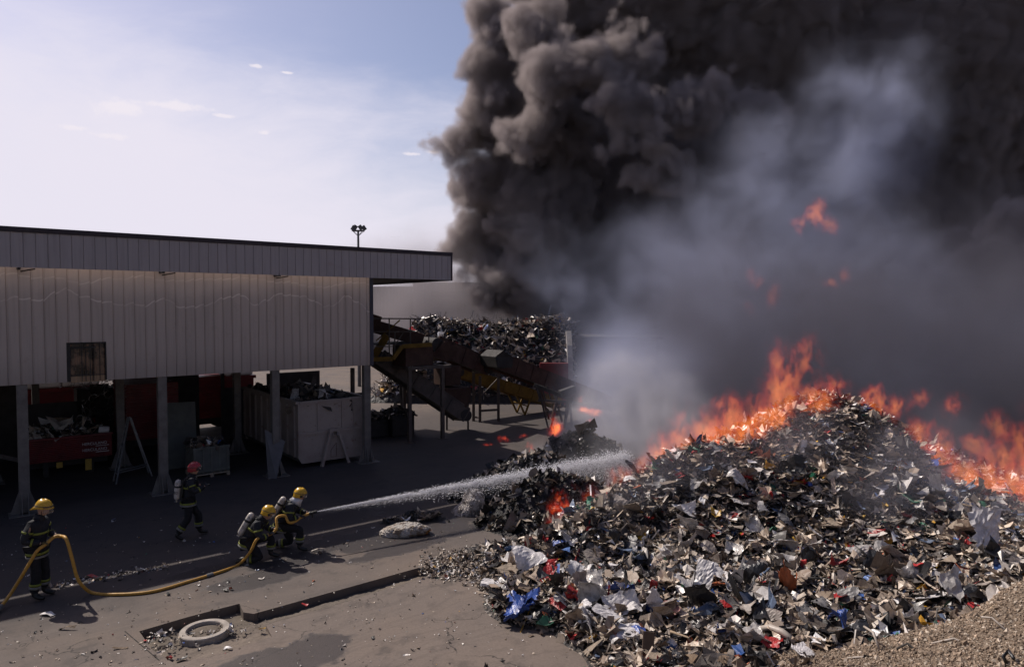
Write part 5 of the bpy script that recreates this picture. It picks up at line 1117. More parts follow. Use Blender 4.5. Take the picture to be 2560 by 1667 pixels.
volume('smoke_haze', (-2, 19.5, 0), (27, 43, 20), .25*VS, b_haze, volmat('grey smoke', (.64, .69, .92), .31, .15), 'thin blue-grey smoke drifting up in front of the black plume', 'smoke')
VEIL = [(1130, 720, 52, 70, .5, .8), (1230, 700, 50, 60, .5, .8), (1150, 900, 46, 260, .3, .5), (1350, 1000, 36, 160, .6, .5), (1200, 760, 56, 300, .4, .4), (1000, 700, 60, 160, .4, .8), (1070, 650, 58, 110, .5, 1.), (1160, 640, 52, 50, .5, 1.)]
def b_veil(nt, pos):
    wp = nt.v('ADD', pos, nt.v('SCALE', centred(nt, pos, .10, 4, .55), None, 5.)); f = blobs(nt, wp, VEIL, 2.)
    f = nt.m('MULTIPLY_ADD', nt.m('SUBTRACT', nt.noise(wp, .25, 6, .6), .5), 4., f); return nt.mapr(f, -1., 4.5, 0., 1.)
volume('background_smoke', (-16, 43, 0), (7, 68, 16), .45*VS, b_veil, volmat('drifting smoke', (.56, .52, .54), .32, .1), 'thin smoke veil drifting over the far scrap heap and the distant hall', 'smoke')
def b_low(nt, pos):
    wp = nt.v('ADD', pos, nt.v('SCALE', centred(nt, pos, .22, 5, .6), None, 4.)); x, y, z = nt.xyz(wp)
    top = nt.m('MULTIPLY_ADD', nt.noise(nt.v('MULTIPLY', pos, (1., .6, .5)), .28, 4, .6), 14., .2)
    d = nt.m('MULTIPLY', nt.mapr(nt.m('SUBTRACT', top, z), -1.5, 4.5), nt.mapr(nt.m('SUBTRACT', x, nt.m('MULTIPLY', nt.m('SUBTRACT', y, 20.), .15)), 2.5, 7.5))
    d = nt.m('MULTIPLY', d, nt.mapr(z, 12.5, 7.))
    return nt.m('MULTIPLY', d, nt.mapr(nt.noise(wp, .45, 6, .65), .34, .66, .25, 1.))
volume('low_smoke', (2, 20.2, 0), (27, 33, 13), .24*VS, b_low, volmat('sooty smoke', (.21, .205, .25), .38), 'sooty dark smoke rolling low behind the burning crest', 'smoke')
STEAM = [(1330, 1128, 20.6, 34, .8), (1385, 1108, 21.8, 55, .8), (1440, 1075, 22.6, 77, .8), (1500, 1030, 23.2, 93, .8), (1560, 970, 24, 108, .8), (1530, 1215, 18.8, 62, .6), (1600, 1190, 18.6, 46, .6), (1520, 1070, 23, 93, .8), (1500, 1150, 21.3, 52, .7), (1590, 1140, 21, 108, .7), (1620, 1000, 24, 139, .7), (1480, 1220, 19.5, 77, .6), (1420, 1180, 20.6, 62, .6), (1560, 1250, 18.2, 77, .6), (1470, 1300, 17.0, 43, .6), (1700, 1080, 21, 139, .6), (1330, 1150, 21.2, 34), (1370, 1230, 19., 40)]
def b_steam(nt, pos):
    wp = nt.v('ADD', pos, nt.v('SCALE', centred(nt, pos, .35, 5, .6), None, 2.2)); f = blobs(nt, wp, STEAM, .5)
    f = nt.m('MULTIPLY_ADD', nt.m('SUBTRACT', nt.noise(wp, 1.1, 6, .62), .5), 1.9, f); return nt.m('MULTIPLY', nt.mapr(f, -.25, 1.5, 0., 1.), nt.mapr(nt.noise(wp, 1.0, 6, .7), .4, .64, .1, 1.))
volume('steam', (-.2, 16.2, .05), (8.0, 26.5, 5.4), .12*VS, b_steam, volmat('white steam', (.88, .87, .92), 1.3, .1), 'pale steam and smoke rising where the water jet lands', 'steam')
def b_front(nt, pos):
    wp = nt.v('ADD', pos, nt.v('SCALE', centred(nt, pos, .3, 5, .6), None, 2.2)); f = blobs(nt, wp, [(2000, 1100, 16.4, 120, .5), (2340, 1170, 15.4, 150, .5), (1760, 1150, 16.2, 90, .5), (2220, 1240, 14.8, 110, .4), (2500, 1230, 14.6, 130, .5), (1560, 1240, 15.6, 60, .5), (1640, 1180, 15.9, 70, .5), (1450, 1280, 15.6, 40, .5)], .8)
    return nt.m('MULTIPLY', nt.mapr(f, -.6, 1.2, 0., 1.), nt.mapr(nt.noise(wp, .8, 5, .6), .36, .66, .2, 1.))
volume('heap_smoke', (1., 13.2, .3), (14.5, 18.8, 6.), .17*VS, b_front, volmat('faint smoke', (.74, .73, .84), .40, .1), 'faint grey smoke seeping from the upper slope of the waste heap', 'smoke')
# mist round the jet
def b_mist(nt, pos):
    q = nt.v('SUBTRACT', pos, tuple(NZ)); s = nt.m('DIVIDE', nt.v('DOT_PRODUCT', q, tuple(JD.normalized())), JD.length)
    arc = nt.m('MULTIPLY', nt.m('MULTIPLY', s, nt.m('SUBTRACT', 1., s)), ARC*2)
    ctr = nt.v('ADD', nt.v('SCALE', tuple(JD), None, s), nt.com(0., 0., arc)); dd = nt.v('SUBTRACT', q, ctr); dx, dy, dz = nt.xyz(dd)
    below = nt.m('MULTIPLY', nt.m('MAXIMUM', nt.m('MULTIPLY', dz, -1.), 0.), .5); above = nt.m('MAXIMUM', dz, 0.)
    lat = nt.m('SQRT', nt.m('ADD', nt.m('MULTIPLY', dx, dx), nt.m('MULTIPLY', dy, dy)))
    r = nt.m('ADD', nt.m('ADD', nt.m('MULTIPLY', lat, .8), below), nt.m('MULTIPLY', above, 1.25)); w = nt.m('MULTIPLY_ADD', s, .36, .03)
    n = nt.noise(nt.v('MULTIPLY', pos, (1.6, 1.6, 3.2)), 2.6, 6, .68); d = nt.m('SUBTRACT', 1., nt.m('DIVIDE', r, w)); d = nt.m('MULTIPLY_ADD', nt.m('SUBTRACT', n, .5), 1.7, d)
    d = nt.mapr(d, 0., 1.1, 0., 1.); d = nt.m('MULTIPLY', d, nt.mapr(s, .0, .03, 0., 1.)); return nt.m('DIVIDE', d, nt.m('MULTIPLY_ADD', s, 5.5, .2))
volume('water_mist', (NZ.x-.1, NZ.y-.3, .2), (2.8+.9, 21.6, 2.2), .05*VS, b_mist, volmat('mist', (.97, .97, .98), 1.7, .0), 'fine white mist carried along the water jet', 'mist')
# flames ---------------------------------------------------------
def flamemat(name, k):
    m = bpy.data.materials.new(name); m.use_nodes = True; t = m.node_tree; t.nodes.clear(); nt = NT(t)
    vi = nt.n('ShaderNodeAttribute', attribute_name='density'); d = vi.outputs['Fac']; em = nt.n('ShaderNodeEmission'); o = nt.n('ShaderNodeOutputMaterial')
    nt.link(nt.mix(nt.mapr(d, .2, .95), (1., .055, .018), (1., .27, .06)), em.inputs[0]); nt.link(nt.m('MULTIPLY', nt.m('POWER', d, 1.3), k), em.inputs[1]); nt.link(em.outputs[0], o.inputs['Volume']); return m
def flames(name, lst, lo, hi, vox, k, label, scale=1., sharp=5., thick=0.):
    def bf(nt, pos):
        st = nt.v('MULTIPLY', pos, (1., 1., .44)); w = nt.v('ADD', st, nt.v('SCALE', centred(nt, st, 1.3*scale, 3, .6), None, .55/scale)); w = nt.v('ADD', w, nt.v('SCALE', centred(nt, st, 4.5*scale, 2, .6), None, .14/scale))
        wp = nt.v('ADD', pos, nt.v('MULTIPLY', centred(nt, pos, .9*scale, 3, .6), (.9/scale, .5/scale, 1.4/scale))); f = blobs(nt, wp, lst, .15)
        def ridge(s_, det): return nt.m('SUBTRACT', 1., nt.m('ABSOLUTE', nt.m('MULTIPLY_ADD', nt.noise(w, s_, det, .55), 4., -2.)))
        r = nt.m('MULTIPLY_ADD', nt.m('MAXIMUM', ridge(3.0*scale, 2), 0.), .6, nt.m('MULTIPLY', nt.m('MAXIMUM', ridge(7.5*scale, 2), 0.), .45))
        body = nt.mapr(f, -.30/scale, .36/scale, 0., 1.); e = nt.m('ADD', nt.m('MULTIPLY', body, .62), nt.m('MULTIPLY', nt.m('SUBTRACT', r, .72), 2.1))
        e = nt.m('MULTIPLY', nt.mapr(e, .10, .75, 0., 1.), body); return nt.m('POWER', e, 1.4)
    return volume(name, lo, hi, vox*VS, bf, flamemat(name+' light', k), label, 'flames')
Z_ = .55
flames('ridge_flames', [(1420, 1275, 16.15, 18, .4), (1480, 1240, 16.35, 24, .4), (1545, 1205, 16.55, 28, .4), (1600, 1180, 16.65, 32, .4), (1660, 1145, 16.85, 42, .4), (1715, 1110, 16.95, 46, .4), (1770, 1085, 17.05, 50, .4), (1830, 1085, 17.15, 55, .4), (1880, 1075, 17.25, 60, .4), (1935, 1050, 17.35, 62, .4), (1950, 985, 17.45, 48, .4, 1.5), (1985, 940, 17.55, 38, .4, 1.6), (2018, 900, 17.55, 30, .4, 1.6), (1945, 915, 17.55, 34, .4, 1.4), (1700, 1075, 17.05, 34, .4, 1.6), (1830, 1040, 17.25, 40, .4, 1.6), (1890, 1020, 17.35, 34, .4, 1.6), (1640, 1120, 16.75, 26, .4, 1.6), (2035, 1000, 17.55, 48, .4, 1.2), (2090, 970, 17.85, 36, .4, 1.3), (2135, 1035, 17.85, 36, .4), (2190, 1010, 17.85, 44, .4), (2245, 1015, 17.85, 40, .4), (2300, 1090, 17.45, 40, .4), (2340, 1130, 16.95, 44, .4), (2380, 1170, 16.55, 34, .4), (1820, 1180, 16.75, 26, .4), (1740, 1160, 16.75, 30, .4)],
       (.9, 15.2, .2), (12., 19., 4.9), .036, 2.3, 'orange flames licking along the crest of the waste heap')
flames('right_flames', [(2420, 1215, 16.2, 58, .4, 1.2), (2350, 1110, 17.4, 40, .4, 1.3), (2500, 1130, 16.8, 48, .4, 1.3), (2480, 1210, 16.2, 55, .4), (2550, 1200, 16.2, 60, .4), (2560, 1110, 16.6, 40, .4, 1.3), (2500, 1060, 17.2, 36, .4, 1.3), (2440, 1100, 17, 36, .4), (2390, 1020, 17.8, 32, .4), (2310, 990, 18.3, 30, .4), (2600, 1000, 17, 40, .4), (2560, 1235, 15.7, 40, .4), (2440, 1245, 15.9, 26, .4)],
       (8.6, 14.8, .2), (14.5, 19.3, 4.4), .045, 1.8, 'dull red flames burning behind the far end of the waste heap')
flames('mound_flames', [(1400, 1248, 17.2, 26, .8), (1440, 1245, 17.5, 22, .8), (1385, 1275, 16.8, 14, .8), (1412, 1268, 16.9, 14, .8), (1378, 1305, 16.3, 13, .8), (1412, 1292, 16.4, 12, .8), (1368, 1332, 15.7, 15, .8), (1425, 1290, 16.0, 14, .8), (1460, 1268, 16.2, 14, .8), (1395, 1312, 15.9, 12, .8), (1330, 1127, 20.8, 8, .8)], (.4, 15.3, .05), (3.2, 21.2, 1.9), .035, 7., 'bright orange flames at the near foot of the black mounds', scale=1.7)
flames('yard_flames', [(1390, 1072, 29.2, 20, .8), (1384, 1050, 29.2, 8, .8, 2.), (1225, 1115, 27.4, 14, .8, .35), (1247, 1116, 27.3, 10, .8, .4), (1262, 1102, 28, 12, .8, .35), (1468, 1026, 30.2, 22, .8, .5), (1490, 1033, 30.4, 18, .8, .5), (1450, 998, 31., 7, .8, .6), (1310, 1094, 28.4, 7, .8, .4), (1470, 1050, 29, 12, .8, .35)], (-1.6, 26.6, .0), (4.6, 31.8, 2.2), .05, 5., 'small scattered flames burning on the yard by the tripod stand', scale=1.5)
flames('high_flames', [(2035, 545, 27, 34, .35), (2070, 560, 27, 26, .35), (1995, 565, 27, 22, .35), (2050, 520, 27, 22, .35), (1932, 742, 29, 17, .6, 1.5), (1873, 768, 29, 13, .6, 1.4), (1895, 705, 29, 16, .6), (2080, 710, 30, 22, .6, .6), (2110, 690, 30, 18, .6), (1880, 690, 29, 14, .6)], (8.4, 25.6, 4.4), (15.2, 31.3, 10.4), .055, 1.5, 'detached red tongues of flame high inside the smoke', scale=1.25)
# ---------------------------------------------------------------- individual pieces of scrap
_gx, _gy = np.arange(-3, 18, .06), np.arange(7, 25, .06); _HG = heap_z(*np.meshgrid(_gx, _gy)); _bx, _by = np.arange(0, 15, .06), np.arange(3.5, 12, .06); _BG = bank_z(*np.meshgrid(_bx, _by))
def hgrid(x, y):
    i, j = int((y-7)/.06+.5), int((x+3)/.06+.5); return float(_HG[i, j]) if 0 <= i < _HG.shape[0] and 0 <= j < _HG.shape[1] else -1.
def bgrid(x, y):
    i, j = int((y-3.5)/.06+.5), int(x/.06+.5); return float(_BG[i, j]) if 0 <= i < _BG.shape[0] and 0 <= j < _BG.shape[1] else -1.
def surf(px, py):
    r = ray(px, py); s = 6.
    while s < 60:
        p = r*s+Vector((0, 0, CH)); h = max(hgrid(p.x, p.y), 0.)
        if 4 < p.y < 11 and p.x > 2.2: h = max(h, bgrid(p.x, p.y))
        if p.z <= h: return p
        s += .03
    return G(px, py)
def plastic(name, col, rough=.35, tr=.0, alpha_=1.):
    key = 'P'+name
    if key in _MC: return _MC[key]
    m, t, b = newmat(name); p = t.opos(); n = t.noise(p, 6, 5, .65)
    c = t.mix(t.mapr(n, .38, .7), col, tuple(k*.55 for k in col)); c = t.mix(t.mapr(t.noise(p, 17, 4, .7), .55, .75, 0, .6), c, (.10, .08, .065)); t.link(c, b.inputs['Base Color'])
    b.inputs['Roughness'].default_value = rough; t.link(t.bump(t.noise(p, 22, 4, .6), .5, .015), b.inputs['Normal'])
    if tr: b.inputs['Transmission Weight'].default_value = tr; b.inputs['IOR'].default_value = 1.2
    _MC[key] = m; return m
def sheet_v(w, h, r, ng=12, crease=7, amp=.16, curl=.4, torn=.08):
    u = np.linspace(-.5, .5, ng); X, Y = np.meshgrid(u*w, u*h); Z = np.zeros_like(X); L_ = math.sqrt(w*h)
    for _ in range(crease):
        a = r.uniform(0, 6.28); off = r.uniform(-.35, .35)*L_; Z += r.uniform(-1, 1)*amp*2.2*np.abs(np.cos(a)*X+np.sin(a)*Y-off)
    Z += curl*r.uniform(.3, 1)*(X*math.cos(1)+Y*math.sin(1))**2/L_*r.choice([-1, 1])
    nn = np.random.RandomState(r.randint(0, 99999)); e = np.zeros_like(X); e[0] = e[-1] = 1; e[:, 0] = e[:, -1] = 1
    X = X*(1-.25*np.abs(Z)/L_)+e*nn.randn(*X.shape)*torn*L_*.6; Y = Y*(1-.25*np.abs(Z)/L_)+e*nn.randn(*X.shape)*torn*L_*.6
    Z = Z+nn.randn(*X.shape)*.012*L_; Z -= Z.mean()
    i = np.arange(ng*ng).reshape(ng, ng); return np.stack([X.ravel(), Y.ravel(), Z.ravel()], 1), np.stack([i[:-1, :-1], i[:-1, 1:], i[1:, 1:], i[1:, :-1]], -1).reshape(-1, 4)
def put(name, V, Fq, mt, pos, tilt, spin, label, cat, group=None, smooth=False, thick=.004, lift=.3, up=0.):
    """tilt=(x,y) radians from level; the piece is settled so its lower part sits in the heap"""
    o = mesh_np(name, V, Fq, mt, smooth); o.location = pos; o.rotation_euler = (tilt[0], tilt[1], spin)
    R3 = o.rotation_euler.to_matrix(); zs = np.array(V) @ np.array(R3)[2]; o.location.z = pos.z-zs.min()*lift+up
    if thick: s = o.modifiers.new('thickness', 'SOLIDIFY'); s.thickness = thick
    return tag(o, label, cat, group)
RI = random.Random(404)
def sheet(px, py, w, h, mt, label, cat='plastic sheet', name='plastic_sheet', tilt=None, spin=None, crease=7, amp=.16, curl=.4, torn=.06, ng=12, thick=.003, lift=.75):
    V, Fq = sheet_v(w, h, RI, ng, crease, amp, curl, torn); return put(name, V, Fq, mt, surf(px, py), tilt or (RI.uniform(-.4, .4), RI.uniform(-.4, .4)), RI.uniform(0, 6.28) if spin is None else spin, label, cat, thick=thick, lift=lift, up=.09)
W_, BL, RD = plastic('white film', (.74, .71, .70), .4), plastic('blue plastic', (.035, .085, .33), .32), plastic('red plastic', (.42, .028, .028), .35)
LB, YL, GR = plastic('light blue plastic', (.12, .22, .50)), plastic('yellow plastic', (.55, .33, .04)), plastic('green plastic', (.03, .17, .09))
BG, TN, DK = plastic('dusty beige plastic', (.34, .29, .25), .5), plastic('tan board', (.30, .24, .18), .8), plastic('black plastic', (.02, .02, .022), .35)
GY, CB, PK, OR = plastic('grey plastic', (.17, .165, .165), .45), plastic('brown card', (.20, .14, .09), .8), plastic('dull pink plastic', (.42, .22, .20), .4), plastic('orange plastic', (.48, .13, .05), .4)
CL = plastic('clear film', (.56, .53, .50), .18)
# crumpled sacks on the yard
def sack(name, px, py, rx, ry, rz, mt, label, cat, seed, spin=0., parts=()):
    r = np.random.RandomState(seed); nu, nv = 90, 46; th = np.linspace(0, 2*np.pi, nu, endpoint=False); ph = np.linspace(0, np.pi, nv); T, Q = np.meshgrid(th, ph)
    x = np.sin(Q)*np.cos(T); y = np.sin(Q)*np.sin(T); z = np.cos(Q); k = 1.+0*x
    for _ in range(60):
        n = r.randn(3); n /= np.linalg.norm(n); off = r.uniform(-.8, .8); k += r.uniform(.04, .20)*(np.abs(n[0]*x+n[1]*y+n[2]*z-off)-.4)*r.choice([-1, 1], p=[.25, .75])
    k = 1+(k-k.mean())*.8; w1 = 14+seed; k += .05*np.abs(np.sin(w1*x+3*y+5*np.sin(4*z)))+.04*np.abs(np.sin(11*y-4*x+4*np.sin(5*x+z)))+.02*r.randn(*x.shape); X = x*rx*k; Y = y*ry*k; Z = np.maximum(z, -.55)*rz*k+.5*rz
    V = np.stack([X.ravel(), Y.ravel(), Z.ravel()], 1); i = np.arange(nu*nv).reshape(nv, nu); Fq = np.stack([i[:-1], i[1:], np.roll(i, -1, 1)[1:], np.roll(i, -1, 1)[:-1]], -1).reshape(-1, 4)
    o = mesh_np(name, V, Fq, mt, False); g = G(px, py); o.location = (g.x, g.y, -.02); o.rotation_euler = (0, 0, spin); return tag(o, label, cat)
m_sack, t, b = newmat('dirty sack'); g = t.opos(); n = t.noise(g, 5, 6, .7); c = t.mix(t.mapr(n, .42, .62), (.50, .46, .41), (.20, .14, .09)); c = t.mix(t.mapr(t.noise(g, 3, 4, .6), .62, .68), c, (.42, .19, .03)); t.link(c, b.inputs['Base Color']); b.inputs['Roughness'].default_value = .5; t.link(t.bump(t.noise(g, 12, 5, .65), .9, .04), b.inputs['Normal'])
m_film, t, b = newmat('crumpled film'); g = t.opos(); n = t.noise(g, 6, 6, .7); c = t.mix(t.mapr(n, .4, .66), (.42, .38, .36), (.12, .10, .09)); t.link(c, b.inputs['Base Color']); b.inputs['Roughness'].default_value = .25; t.link(t.bump(t.noise(g, 11, 5, .7), 1., .05), b.inputs['Normal'])
sack('plastic_sack', 1022, 1333, .52, .26, .20, m_sack, 'dirty white sack lying alone on the wet yard, its end stained orange', 'sack', 3, .15)
sack('film_bundle', 1170, 1280, .42, .34, .36, m_film, 'big crumpled bundle of clear film, leftmost of the heaps below the jet', 'plastic bundle', 4, .2)
sack('film_bundle', 1270, 1312, .34, .24, .18, m_film, 'flattened grey film bundle lying between the big bundle and the flames', 'plastic bundle', 6, .4)
sack('film_bundle', 1292, 1290, .20, .16, .18, m_film, 'small tan film bundle leaning on the black mound', 'plastic bundle', 9, .1)
g = G(1240, 1292); V, Fq = sheet_v(.42, .36, RI, 8, 2, .05, .1, .03); put('scorched_panel', V, Fq, TN, Vector((g.x, g.y, .04)), (1.15, .1), -.2, 'square scorched panel standing beside the big film bundle', 'panel', thick=.02, lift=1.)
# pieces that stand out on the heap
sheet(1292, 1545, .52, .44, BL, 'large crumpled deep blue plastic sheet at the near foot of the heap', crease=10, amp=.30, curl=.9)
sheet(1325, 1535, .34, .26, BL, 'smaller blue crumpled piece folded beside the large blue sheet', crease=9, amp=.35, curl=.9)
sheet(1350, 1556, .34, .28, DK, 'glossy black crumpled film between the blue sheet and the red box', crease=9, amp=.28)
sheet(1390, 1525, .40, .13, RD, 'narrow bright red folded box lying by the blue sheet', 'box', 'flattened_box', spin=-.9, crease=2, amp=.18, curl=.2, torn=.02, thick=.02, tilt=(.5, .1))
sheet(1322, 1432, .60, .52, W_, 'big domed white plastic sheet at the left end of the heap', crease=4, amp=.12, curl=1.3, tilt=(.55, -.2), spin=.2, torn=.03)
sheet(1366, 1425, .42, .20, RD, 'dull red bent plastic part lying over the big white sheet', crease=5, amp=.3, tilt=(.2, .3), spin=-.4)
sheet(1372, 1458, .36, .26, RD, 'dark red crumpled plastic just below the big white sheet', crease=8, amp=.3)
sheet(1232, 1468, .46, .22, W_, 'pointed white foam slab lying on the yard at the heap tip', 'foam slab', 'foam_slab', spin=-.35, crease=2, amp=.1, curl=.1, torn=.05, thick=.05, tilt=(.12, 0))
sheet(1556, 1540, .62, .42, W_, 'white torn sheet with fan folds near the bottom of the heap', crease=8, amp=.26, tilt=(.5, .1), spin=.3)
sheet(1520, 1562, .52, .20, W_, 'flat pointed white board sticking out below the fan-folded sheet', 'board', 'white_board', crease=1, amp=.05, curl=.1, torn=.05, spin=-.5, thick=.012)
sheet(1462, 1535, .24, .22, W_, 'small square of folded white foam left of the fan-folded sheet', 'foam piece', 'foam_piece', crease=3, amp=.2, thick=.04)
sheet(1562, 1592, .58, .38, W_, 'white speckled board lying lowest of the white pieces', 'board', 'white_board', crease=1, amp=.06, curl=.1, torn=.06, spin=.25, thick=.012, tilt=(.15, .05))
sheet(1542, 1492, .34, .22, BL, 'bright blue bent plastic tray at mid slope', 'tray', 'plastic_tray', crease=3, amp=.2, curl=1., spin=.4)
sheet(1478, 1480, .50, .44, CL, 'shiny clear crumpled film above the white foam piece', crease=10, amp=.3)
sheet(1455, 1442, .44, .26, W_, 'white jagged board left of centre slope', 'board', 'white_board', crease=2, amp=.12, torn=.10, spin=-.3, thick=.008)
sheet(1400, 1372, .36, .24, BL, 'blue plastic tub piece near the left shoulder of the heap', 'tub piece', 'tub_piece', crease=3, amp=.2, curl=1.2)
sheet(1275, 1384, .28, .24, LB, 'pale blue torn plastic on the left tail of the heap', crease=6, amp=.25)
sheet(1412, 1396, .30, .22, LB, 'light blue curved plastic beside the yellow cap', crease=2, amp=.1, curl=1.2)
sheet(1396, 1411, .16, .12, YL, 'small bright yellow cap on the left slope', 'cap', 'yellow_cap', crease=3, amp=.2)  # a small yellow cap, not a tub
sheet(1604, 1360, .26, .22, YL, 'yellow net bundle on the upper left slope', 'net', 'net_bundle', crease=9, amp=.4)
sheet(1712, 1296, .52, .30, W_, 'curved white drum half lying high on the slope', 'drum piece', 'drum_piece', crease=1, amp=.05, curl=1.8, torn=.02, tilt=(.5, .2), spin=.1, thick=.01)
sheet(1718, 1330, .56, .34, CL, 'dusty pale sheet just below the white drum half', crease=5, amp=.2, tilt=(.6, 0))
sheet(1790, 1296, .26, .22, YL, 'mustard yellow crumpled plastic right of the white drum half', crease=9, amp=.35)
sheet(1862, 1316, .52, .42, CL, 'large shiny clear sheet near the centre of the heap', crease=8, amp=.25, tilt=(.5, .2))
sheet(1958, 1388, .56, .36, CL, 'clear plastic box lid catching the sun at the heap centre', crease=5, amp=.2, tilt=(.55, -.2))
sheet(2040, 1352, .50, .34, W_, 'white and lilac bent plastic cover on the right centre slope', crease=5, amp=.28)
sheet(2160, 1392, .80, .28, CL, 'long pale translucent container lying across the right slope', 'container', 'plastic_container', crease=3, amp=.12, curl=1.6, spin=.45, torn=.02, tilt=(.3, 0), thick=.01)
sheet(2095, 1428, .34, .18, RD, 'red rag below the long translucent container', 'rag', 'rag', crease=10, amp=.4)
sheet(1760, 1470, .32, .50, W_, 'upright white panel in the middle of the lower slope', 'panel', 'white_panel', crease=1, amp=.06, curl=.1, torn=.02, tilt=(1.0, .1), spin=-.5, thick=.01)  # a flat white panel standing upright, not carton
sheet(1800, 1452, .44, .30, W_, 'white folded carton with a blue corner beside the upright panel', 'carton', 'carton', crease=5, amp=.3)
sheet(1798, 1472, .36, .14, OR, 'rust orange bent strip under the folded carton', 'strip', 'plastic_strip', crease=3, amp=.2, spin=.3)
sheet(1972, 1488, .42, .30, OR, 'red orange crumpled bag on the lower slope', 'bag', 'plastic_bag', crease=10, amp=.36)
sheet(2112, 1512, .52, .26, RD, 'crimson cloth glove-shaped piece on the right lower slope', 'cloth', 'cloth_piece', crease=4, amp=.2, spin=.6)
sheet(1668, 1545, .46, .34, PK, 'dusty pink clear sheet above the standing dark plank', crease=4, amp=.15, tilt=(.4, 0))
sheet(1930, 1622, .30, .26, RD, 'red crumpled piece half buried where the heap meets the sand', crease=8, amp=.3)
sheet(1888, 1612, .40, .30, CL, 'shiny dusty film left of the half buried red piece', crease=8, amp=.3)
sheet(2300, 1430, .32, .24, RD, 'bright red torn plastic on the far right slope', crease=6, amp=.3)
sheet(2402, 1495, .44, .16, RD, 'red orange flap near the gravel bank', crease=3, amp=.2, spin=.2)
sheet(2465, 1372, .50, .78, W_, 'tall white tattered banner with red edge leaning on the far right slope', 'banner', 'torn_banner', crease=3, amp=.05, curl=.35, torn=.12, tilt=(1.1, .1), spin=-.1)
sheet(2325, 1512, .44, .20, W_, 'cream oval board lying just above the gravel bank', 'board', 'white_board', crease=1, amp=.05, curl=.5, torn=.03, spin=-.3, thick=.01)
sheet(2280, 1572, .30, .24, CL, 'milky curved cover at the edge of the gravel', 'cover', 'plastic_cover', crease=2, amp=.1, curl=1.6)
sheet(2008, 1645, .26, .24, W_, 'lone white shard lying on the sand', 'shard', 'plastic_shard', crease=2, amp=.1, torn=.08, thick=.006, tilt=(.3, 0))
sheet(2096, 1578, .32, .26, BL, 'blue crumpled film low on the slope by the curved pipe', crease=9, amp=.35)
sheet(2516, 1458, .22, .34, CL, 'pale pointed scrap standing at the top of the gravel bank', 'shard', 'plastic_shard', crease=3, amp=.15, tilt=(1.2, 0))
sheet(1995, 1215, .2, .16, YL, 'yellow tub scrap close below the burning crest', 'tub piece', 'tub_piece', crease=4, amp=.2)
sheet(2330, 1172, .5, .3, BL, 'dark blue sheet near the burning right shoulder', crease=6, amp=.2)
def bar(name, pts, r, mt, label, cat, n=8, grp=None):
    k = MB(); k.tube(pts, r, n); o = k.build(name, mt, origin=pts[0], smooth=True); return tag(o, label, cat, grp)
def sp(px, py, lift=0.): p = surf(px, py); return p+UP*lift
m_pole = mat('grey pipe', (.40, .35, .30), .5, var=.2, scale=5, dirt=.2); m_stick = mat('pale stick', (.36, .27, .18), .8, var=.3, scale=6)
bar('plastic_pipe', [sp(1895, 1588, .10), sp(1925, 1592, .16), sp(1955, 1602, .15), sp(1988, 1614, .06)], .05, m_pole, 'thick pale curved pipe lying at the foot of the heap', 'pipe')
bar('plastic_pipe', [sp(2045, 1614, .03), sp(2080, 1606, .10), sp(2115, 1600, .12)], .028, m_pole, 'thin pale pipe beside the sand, ending in a white flap', 'pipe')
bar('wooden_stick', [sp(2372, 1528, .0), P(2374, 1490, 11.3), P(2380, 1458, 11.3)], .02, m_stick, 'left of two pale sticks standing up above the gravel', 'stick')
bar('wooden_stick', [sp(2394, 1526, .0), P(2388, 1490, 11.35), P(2383, 1468, 11.4)], .014, m_stick, 'thinner bent stick standing right of the pale stick', 'stick')
bar('cable', [sp(1590, 1430, .02), P(1588, 1500, 12.2), P(1596, 1530, 12.0), sp(1606, 1540, .02)], .012, m_stick, 'brown drooping strip hanging on the middle slope', 'strip')
bar('wooden_stick', [sp(1480, 1470, .05), P(1520, 1432, 13.2), P(1572, 1392, 13.6)], .014, m_dark, 'long thin dark rod slanting across the left slope', 'rod')
bar('wooden_stick', [sp(1235, 1452, .05), sp(1300, 1440, .12), sp(1345, 1430, .2)], .014, m_dark, 'dark rod lying across the big white sheet', 'rod')
bar('bent_wire', [sp(1616, 1598, .05), P(1640, 1640, 10.6), P(1652, 1655, 10.4), P(1690, 1652, 10.4), P(1730, 1610, 10.6), P(1745, 1590, 10.7)], .014, m_stick, 'pale bent frame tube looping at the bottom of the heap', 'tube')
bar('bent_wire', [sp(1635, 1612, .03), P(1680, 1580, 10.9), sp(1705, 1560, .05)], .012, m_stick, 'straight pale tube above the bent frame tube', 'tube')
k = MB(); p = surf(1618, 1650); q = P(1622, 1578, p.y+.15); k.beam(p-UP*.1, q, .17, .03, up=Vector((0, 1, 0))); tag(k.build('plank', m_dim, origin=p), 'dark brown plank standing upright at the bottom of the heap', 'plank')
k = MB(); p = surf(2140, 1545)+UP*.12; q = surf(2215, 1590)+UP*.10; d = (q-p).normalized(); s_ = d.cross(UP).normalized()
k.beam(p-s_*.09, q-s_*.09, .02, .03); k.beam(p+s_*.09, q+s_*.09, .02, .03)
for i in range(15): c = p+(q-p)*(i/14); k.beam(c-s_*.1, c+s_*.1, .02, .05)
tag(k.build('plastic_grille', DK, origin=p), 'black slotted plastic grille slanting down toward the gravel', 'grille')
k = MB(); p = surf(1672, 1622)+UP*.08
for i in range(6):
    for j_ in range(2): a = p+Vector((.62*(i/5-.5), .02, 0)) if j_ == 0 else p+Vector((0, .02, .28*(i/5-.5))); k.beam(a-(Vector((0, .02, .14)) if j_ == 0 else Vector((.31, 0, 0))), a+(Vector((0, .02, .14)) if j_ == 0 else Vector((.31, 0, 0))), .025, .015)
o = k.build('plastic_crate', DK, origin=p); o.rotation_euler = (-.6, .3, .2); tag(o, 'broken dark lattice crate side at the bottom of the heap', 'crate')
